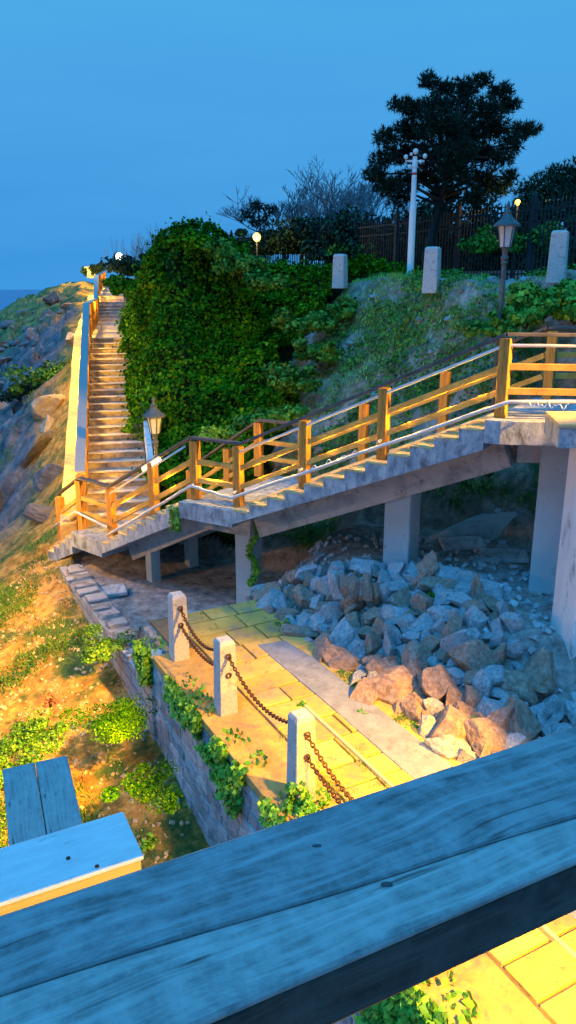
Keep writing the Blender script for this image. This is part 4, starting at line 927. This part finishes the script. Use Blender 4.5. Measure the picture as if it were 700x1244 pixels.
# weeds on the bank and path
for i, (px, py, s, l) in enumerate(((502, 853, .2, 'green weed below the big tan boulder'), (440, 872, .14, 'small weed on the path edge left of the big boulder'), (580, 885, .16, 'tall weed at the lower right of the bank'),
        (345, 765, .2, 'dark weed at the left foot of the rock bank'), (503, 885, .11, 'weed tuft on the path edge right of the others'), (527, 893, .1, 'tiny weed tuft near the flat tan rock'), (530, 728, .16, 'dark weed at the foot of the middle pillar'), (415, 822, .1, 'tiny tuft below the cracked reddish boulder'), (600, 830, .1, 'weed between the boulders beside the column'), (367, 858, .08, 'tiny bright weed on the top edge behind the nearest post'))):
    for Y in np.arange(5, 14, .05):
        q = atY(px, py, Y)
        if q.z < gz(q.x, q.y) + .05: break
    bush('weed', l, (q.x, q.y, q.z - .02), (s, s, s * .9), 350, .035 + s * .06, 'ivy2' if i != 6 else 'bush', 'weeds on the rock bank', 'weed', 6)
# creeper over the retaining wall
def creeper(name, label, fn, n, size, m='ivy2'):
    P = []; Nn = []
    for _ in range(n):
        r0 = fn()
        if r0 is None: continue
        P.append(r0[0]); Nn.append(r0[1])
    Vv, Fv = leafmesh(np.array(P), np.array(Nn), size, .5); o = npmesh(name, Vv, Fv, m); return tag(o, label, 'creeper')
def wallfn(a0, a1, drop, dens_seed, thr=0.):
    def f():
        a = random.uniform(a0, a1); u = random.random() ** 1.3; z = .05 - u * drop(a); k = fbm(np.array([a]), np.array([z]), 2.2, 3, dens_seed)[0]
        if k < thr + u * .1: return None
        off = -.23 - random.uniform(.01, .12 + .1 * max(k, 0)); 
        if random.random() < .15 and u < .2: off = random.uniform(-.23, .05); z = .03 + random.uniform(0, .06)
        return (Wp(a, off, z), -WN + Vector((0, 0, .6)))
    return f
creeper('wall_creeper', 'bright green creeper hanging down the stone wall between the middle and nearest posts', wallfn(1.0, 5.6, lambda a: .35 + .55 * ss(1.2, 3.4, a), 301, -.16), 6500, .07)
creeper('wall_creeper', 'creeper clump on the wall top by the far granite post', wallfn(.2, 1.4, lambda a: .35, 302, -.2), 1500, .06)
creeper('wall_creeper', 'bright creeper hanging at the far corner of the stone wall', wallfn(-.75, -.25, lambda a: .55, 303, -.3), 1300, .06)
creeper('wall_creeper', 'dense creeper on the near wall top under the front handrail', wallfn(4.6, 8.8, lambda a: .8, 305, -.4), 7000, .07)
bush('weed', 'feathery green weed at the foot of the nearest granite post', Wp(3.75, .02, 0), (.22, .25, .38), 900, .05, 'ivy2', None, 'weed', 8)
def pilfn():
    z = random.uniform(.0, 1.2); k = math.sin(z * 9) * .06; p = B(4.62, .62); q = p + D1 * (-.19 + random.uniform(-.12, .02)) - N1 * (.19 + random.uniform(0, .05)) + Vector((k, 0, ZL - .4 - z))
    return (q, -N1)
creeper('pillar_creeper', 'thin creeper trailing down the left staircase pillar', pilfn, 330, .07)
def pf2():
    q = B(A1 + 1.25 + random.uniform(-.1, .12), -.24 - random.uniform(0, .08), ZL - .12 - random.uniform(0, .45)); return (q, -N1)
creeper('stair_creeper', 'tuft of creeper growing on the staircase side by the lower landing', pf2, 260, .06)

x = rng.uniform(-3, 5, 60000); y = rng.uniform(2.5, 12, 60000)
pa = (x - W0.x) * WD.x + (y - W0.y) * WD.y; ps = (x - W0.x) * WN.x + (y - W0.y) * WN.y
k = (pa > -1.3) & (pa < 8) & (ps > .3) & (ps < 2.3) & (fbm(x, y, 1.6, 3, 401) > .16) & ((np.abs(ps - 1.85) < .12) | (np.abs((ps / .46) % 1) < .07) | (np.abs((pa / .62) % 1) < .04)) & ((ps < 1.1) | (ps > 1.75))
Vv, Fv = blademesh(np.c_[x[k], y[k], np.full(k.sum(), .0)], .055, .005, .8, 6, .02)
tag(npmesh('path_grass', Vv, Fv, 'grass'), 'small grass growing in the joints and along the edge of the path', 'grass', kind='stuff')
# hillside grass (left)
def lm(x, y):
    xb = np.interp(y, [-10, 0, 10.45, 15.1, 16.2], [8.99, 3.64, -2.0, -4.56, -4.5]); xb = np.where(y > 16.2, ST.x - SW - .12 - (y - 16.2) * .217, xb)
    d = xb - x; dn = fbm(x, y, .55, 4, 61) + .35 * fbm(x, y, 2.5, 2, 71)
    return (d > .25) & (d < 9) & (dn > .02 + .25 * rng.uniform(0, 1, len(x))) & ((y < 26) | (d < 2.5))
x, y = scatter(85000, -14, 2, 5, 32, lm); z = ground_h(x, y)
Vv, Fv = blademesh(np.c_[x, y, z - .01], .11, .007, .6, 5, .05)
tag(npmesh('hillside_grass', Vv, Fv, 'grass'), 'patchy grass on the orange-lit hillside left of the wall', 'grass', kind='stuff')
def lm2(x, y):
    return lm(x, y) & (fbm(x, y, .9, 3, 161) > .03) & (y < 20)
x, y = scatter(260000, -10, 1, 5, 20, lm2); z = ground_h(x, y); P = np.c_[x, y, z + rng.uniform(.0, .12, len(x))]
Vv, Fv = leafmesh(P, np.tile([0, 0, 1.], (len(x), 1)), .036, .8)
tag(npmesh('hillside_weeds', Vv, Fv, 'bush'), 'low leafy weeds spread over the hillside left of the wall', 'weeds', kind='stuff')
# pebbles / litter on the hillside: stuff
x, y = scatter(9000, -6, 1, 5, 16, lambda x, y: (x < np.interp(y, [0, 10.45, 15.1, 16.2], [3.64, -2.0, -4.56, -4.5]) - .3))
pm = MB()
for i in range(min(len(x), 1600)):
    s = random.uniform(.01, .035); z_ = gz(x[i], y[i]); pm.box((x[i], y[i], z_ + s * .3), (s * 2, s * 1.5, s), Euler((random.random(), random.random(), random.random() * 6)).to_matrix())
tag(obj('gravel', pm, 'sandstone'), 'loose small stones scattered on the hillside soil', 'gravel', kind='stuff')
pm = MB()
for i in range(1400):
    x_ = random.uniform(-1.5, 3.8); y_ = random.uniform(6.5, 13.2); v = Vector((x_, y_, 0)); s1 = (v - W0).dot(WN)
    if s1 < 1.75: continue
    s = random.uniform(.015, .06); pm.box((x_, y_, gz(x_, y_) + s * .3), (s * 2, s * 1.5, s), Euler((random.random(), random.random(), random.random() * 6)).to_matrix())
tag(obj('rubble', pm, 'grey_rock'), 'small rubble between the rocks of the bank', 'rubble', kind='stuff')

# ------------------------------------------------------------------ trees
def pine(label, base, clumps, nt, sz, m='needle', name='pine_tree', trunk=.22):
    r_ = thing(name, label, 'tree', base); base = Vector(base); mb = MB(); P = []; 
    cs = [Vector(c[0]) - base for c in clumps]; rs = [c[1] for c in clumps]
    cen = sum(cs, Vector()) / len(cs); fork = Vector((cen.x * .35, cen.y * .3, cen.z * .42))
    mb.tube([(0, 0, -.4), (.05, 0, fork.z * .5), fork], [trunk, trunk * .8, trunk * .62], 8)
    topc = Vector((cen.x * .9, cen.y, cen.z * 1.05)); mb.tube([fork, fork.lerp(topc, .5) + Vector((.12, 0, 0)), topc], [trunk * .6, trunk * .4, trunk * .2], 7)
    for c, rad in zip(cs, rs):
        t = min(max((c.z - fork.z) / (topc.z - fork.z) * .7, 0), 1); o = fork.lerp(topc, t); mid = o.lerp(c, .55) + Vector((0, 0, .12 * (c - o).length))
        mb.tube([o, mid, c], [trunk * .28, trunk * .16, .02], 5)
    obj('trunk', mb, 'bark', r_)
    Vs = []; 
    for c, rad in zip(cs, rs):
        k = int(nt * (rad ** 2)); d = unit(rng.normal(0, 1, (k, 3))); pos = np.array(c) + d * rad * rng.uniform(.25, 1.05, (k, 1)) * np.array([1.1, 1.1, .72])
        Vs.append((pos, d))
    pos = np.concatenate([v[0] for v in Vs]); dr_ = np.concatenate([v[1] for v in Vs]); per = 9
    pos = np.repeat(pos, per, 0); dr_ = np.repeat(dr_, per, 0); n = len(pos)
    dirn = unit(dr_ * .6 + rng.normal(0, .8, (n, 3)) + np.array([0, 0, .45])); sd = unit(np.cross(dirn, rng.normal(0, 1, (n, 3))))
    Lh = sz * rng.uniform(.6, 1.2, (n, 1)); V = np.empty((n, 3, 3)); V[:, 0] = pos - sd * sz * .10; V[:, 1] = pos + sd * sz * .10; V[:, 2] = pos + dirn * Lh
    npmesh('crown', V.reshape(-1, 3), np.arange(3 * n).reshape(n, 3), m, r_)
    return r_
Yp = 25.5
cl_px = [(522, 98, .34), (540, 108, .4), (530, 128, .45), (565, 108, .4), (585, 98, .3), (608, 112, .4), (618, 128, .35), (500, 132, .4), (484, 128, .3), (560, 132, .55), (592, 135, .5), (470, 168, .38), (498, 158, .5), (530, 152, .6), (568, 162, .6),
         (600, 158, .5), (634, 160, .42), (646, 158, .25), (622, 175, .35), (455, 212, .36), (466, 192, .38), (492, 188, .5), (522, 184, .55), (552, 186, .6), (584, 188, .55), (608, 192, .4), (468, 226, .4), (494, 222, .5), (520, 214, .5), (556, 212, .55), (588, 218, .5), (606, 228, .4), (540, 236, .5), (485, 240, .4), (575, 240, .4), (620, 215, .25)]
cl = [(atY(px, py, Yp + random.uniform(-1.6, 1.6)), r_ * .98) for px, py, r_ in cl_px]
bp_ = atY(518, 300, Yp); bp_.z = 5.1
pine('big dark pine with a wide uneven crown behind the iron fence', bp_, cl, 900, .17)
cl = [(atY(px, py, 36 + random.uniform(-.4, .4)), r_) for px, py, r_ in [(300, 262, .38), (314, 252, .4), (330, 256, .38), (322, 268, .35), (308, 272, .3)]]
b_ = atY(312, 300, 36); b_.z = 5.2; pine('small flat-topped pine at the left end of the fence', b_, cl, 420, .18, trunk=.1)
cl = [(atY(px, py, 33 + random.uniform(-1, 1)), r_) for px, py, r_ in [(650, 235, .8), (675, 222, .9), (700, 215, 1.0), (730, 212, 1.1), (665, 250, .9), (700, 245, 1.1), (640, 255, .7), (720, 250, 1.0), (760, 225, 1.1)]]
b_ = atY(690, 300, 33); b_.z = 5.2; pine('dark broad tree cut by the right edge behind the fence', b_, cl, 330, .22, 'needle2', 'dark_tree', .2)
def baretree(label, px, Y, h, seed, spread=.5):
    rr = random.Random(seed); p = atY(px, 300, Y); p.z = 5.1; r_ = thing('bare_tree', label, 'tree', p, 0, 'bare trees behind the fence'); mb = MB(); tw = MB()
    def grow(o, d, L, r0, lv):
        e = o + d * L; m_ = mb if lv > 3 else tw; mid = o.lerp(e, .5) + Vector((rr.uniform(-1, 1), rr.uniform(-1, 1), 0)) * L * .06
        m_.tube([o, mid, e], [r0, r0 * .85, r0 * .68], 5 if lv > 3 else 3, False)
        if lv == 0: return
        for _ in range(3 if lv < 4 else 3):
            nd = (d + Vector((rr.gauss(0, spread), rr.gauss(0, spread), rr.uniform(-.05, .4)))).normalized(); grow(e if rr.random() < .6 else mid, nd, L * rr.uniform(.62, .85), max(r0 * .62, .013), lv - 1)
    grow(Vector((0, 0, -.2)), Vector((0, 0, 1)), h * .25, .09, 6)
    obj('trunk', mb, 'bark', r_); obj('crown', tw, 'twig', r_)
for i, (px, Y, h, l) in enumerate(((345, 36, 6.4, 'bare tree rising just right of the small flat-topped pine'), (372, 38, 7.6, 'bare twiggy tree, second from left behind the fence'), (402, 35, 6.2, 'low bare tree between the two clumps'), (432, 36, 7.2, 'bare tree left of the big pine'), (452, 33, 5.8, 'low bare tree under the left side of the big pine'))):
    baretree(l, px, Y, h, 40 + i)
# dark mass behind the fence
hd = [(330, 275, 33, (2.0, 1, .9)), (375, 268, 32, (2.0, 1, 1.1)), (420, 275, 31, (2.2, 1, 1.1)), (465, 262, 30, (2.0, 1, 1.5)), (510, 268, 30, (2.0, 1, 1.4)), (560, 262, 29, (2.2, 1, 1.5)), (610, 262, 29, (2.0, 1, 1.3)), (660, 262, 29, (2.0, 1, 1.6)), (710, 255, 28, (2.4, 1, 1.8))]
hn = ['first', 'second', 'third', 'fourth', 'fifth', 'sixth', 'seventh', 'eighth', 'ninth']
for i, (px, py, Y, rad) in enumerate(hd):
    gbush(px, py + 10, Y, (rad[0] * 1.1, rad[1], rad[2] * (1.3 if i < 3 else 1.9)), 3800 if i < 3 else 6500, .16, 'needle2', f'dark evergreen bush behind the fence, {hn[i]} from left', 'evergreen_bush', 'dark evergreens behind the fence')
# low lit building far behind the left fence end, seen as a warm strip
hs = thing('park_kiosk', 'small low kiosk with warm lit openings behind the left fence end', 'kiosk', atY(308, 305, 38))
obj('wall', MB().box((0, 0, 0), (1.6, .8, .9)), 'concrete', hs); obj('roof', MB().box((0, 0, .5), (2.0, 1.2, .12)), 'iron', hs)
for k in range(3): obj('window', MB().box((-.5 + k * .5, -.41, .08), (.34, .02, .34)), 'lamp_on', hs)
# far lit shelter at the top of the walkway
pv = thing('far_shelter', 'low pale shelter glowing yellow at the far end of the walkway', 'shelter', Vector((-21.9, 92, 6.4)))
obj('wall', MB().box((0, 0, .3), (1.9, 1.2, 1.1)), 'sandstone', pv); obj('roof', MB().box((0, 0, .92), (2.3, 1.8, .14)), 'tread', pv)
for k in range(3): obj('opening', MB().box((-.6 + k * .6, -.61, .35), (.3, .02, .5)), 'lamp_on', pv)

# ------------------------------------------------------------------ lighting
def area(name, loc, tgt, power, sx, sy, col=(1, .60, .13)):
    l = bpy.data.lights.new(name, 'AREA'); l.shape = 'RECTANGLE'; l.size = sx; l.size_y = sy; l.energy = power; l.color = col
    o = bpy.data.objects.new(name, l); COL.objects.link(o); o.location = loc; o.rotation_euler = (Vector(tgt) - Vector(loc)).to_track_quat('-Z', 'Y').to_euler(); return o
def spot(name, loc, tgt, power, ang_, blend=.3, col=(1, .55, .12), size=.15):
    l = bpy.data.lights.new(name, 'SPOT'); l.energy = power; l.color = col; l.spot_size = R(ang_); l.spot_blend = blend; l.shadow_soft_size = size
    o = bpy.data.objects.new(name, l); COL.objects.link(o); o.location = loc; o.rotation_euler = (Vector(tgt) - Vector(loc)).to_track_quat('-Z', 'Y').to_euler(); return o
WARM = (1, .47, .035)
spot('street_light_key', (9.2, 8.0, 6.8), (-4, 12.7, 3.7), 19000, 40, .25, (1, .47, .02))
spot('path_light', (4.4, 5.2, 4.8), (-.1, 7.4, 0), 8000, 42, .5, (1, .46, .01))
spot('hillside_light', (3.2, 2.0, 7.0), (-7.4, 10.2, -1), 46000, 35, .2, (1, .44, .0))
pl('rail_light', (-5.3, 14.6, 1.1), 230, (1, .46, .01), .06); pl('rail_light', (-6.3, 12.0, 1.1), 300, (1, .46, .01), .06)  # fill points added to brighten the hillside, away from any railing
spot('platform_light', (2.6, 2.1, 2.9), (1.5, 3.9, 0), 4600, 74, .3, (1, .48, .0))
pl('underrail_light', (-.05, .60, 3.9), 26, (1, .6, .03), .04)
# strip lights under the seaward cap of the long railing
for i, d_ in enumerate((1.0, 3.5, 6, 8.5, 11.5, 15, 19, 23, 28, 36, 46, 58, 70)):
    p = alongp(d_); pl('rail_light', p + Vector((.12, 0, .93)), 17 * (1 + d_ / 14), WARM, .06)
    pl('rail_light', p + Vector((-.42, 0, .80)), 170 * (1 + d_ / 14), (1, .52, .02), .06)
pl('strip_lamp_light', (q0 + q1) / 2 + Vector((.05, .12, -.08)), 30, (1, .7, .3), .05)
for t in (.3, .8, 1.35, 2.1, 2.6, 3.45, 3.9, 4.85):
    pl('rail_light', onB(t, -.03) + Vector((0, 0, .48)), 26, (1, .50, .01), .04)
for t in (.2, .75):
    pl('rail_light', F2(t, -.03) + Vector((0, 0, .48)), 26, (1, .50, .015), .05)
pl('shelter_light', (-23.5, 89.5, 7.4), 700, (1, .7, .15), .3)
# world
w = bpy.data.worlds.new('World'); scn.world = w; w.use_nodes = True; nt = w.node_tree; N = nt.nodes; L = nt.links; bg = N['Background']
sky = N.new('ShaderNodeTexSky'); sky.sky_type = 'NISHITA'; sky.sun_disc = False; sky.sun_elevation = R(4); sky.sun_rotation = R(150)
tc = N.new('ShaderNodeTexCoord'); sp = N.new('ShaderNodeSeparateXYZ'); L.new(tc.outputs['Generated'], sp.inputs[0])
mp = N.new('ShaderNodeMapping'); mp.inputs['Scale'].default_value = (1, 1, 7); L.new(tc.outputs['Generated'], mp.inputs[0])
cn = N.new('ShaderNodeTexNoise'); cn.inputs['Scale'].default_value = 2.2; cn.inputs['Detail'].default_value = 5; cn.inputs['Roughness'].default_value = .55; L.new(mp.outputs[0], cn.inputs[0])
ma = N.new('ShaderNodeMath'); ma.operation = 'MULTIPLY_ADD'; L.new(cn.outputs[0], ma.inputs[0]); ma.inputs[1].default_value = .26
sb = N.new('ShaderNodeMath'); sb.operation = 'SUBTRACT'; L.new(sp.outputs[2], sb.inputs[0]); sb.inputs[1].default_value = .12; L.new(sb.outputs[0], ma.inputs[2])
cr = N.new('ShaderNodeValToRGB'); L.new(ma.outputs[0], cr.inputs[0]); e = cr.color_ramp.elements
def lin_(c): return tuple(((v / 255 + .055) / 1.055) ** 2.4 for v in c) + (1,)
e[0].position = 0; e[0].color = lin_((62, 155, 228)); e[1].position = .36; e[1].color = lin_((78, 172, 234))
for p_, c_ in ((.05, (56, 152, 226)), (.12, (66, 158, 229)), (.22, (74, 166, 232))): q = e.new(p_); q.color = lin_(c_)
mx = N.new('ShaderNodeMix'); mx.data_type = 'RGBA'; mx.inputs[0].default_value = .97
sk = N.new('ShaderNodeVectorMath'); sk.operation = 'SCALE'; sk.inputs[3].default_value = .1; L.new(sky.outputs[0], sk.inputs[0])
L.new(sk.outputs[0], mx.inputs[6]); L.new(cr.outputs[0], mx.inputs[7]); L.new(mx.outputs[2], bg.inputs[0]); bg.inputs[1].default_value = 1.0
sd_ = bpy.data.lights.new('sun', 'SUN'); sd_.energy = 2.2; sd_.angle = R(25); sd_.color = (.03, .38, 1.); so = bpy.data.objects.new('sun', sd_); COL.objects.link(so)
so.rotation_euler = Vector((.25, .45, -.95)).to_track_quat('-Z', 'Y').to_euler()
scn.view_settings.view_transform = 'Standard'; scn.view_settings.look = 'None'; scn.view_settings.exposure = 0; scn.view_settings.gamma = 1
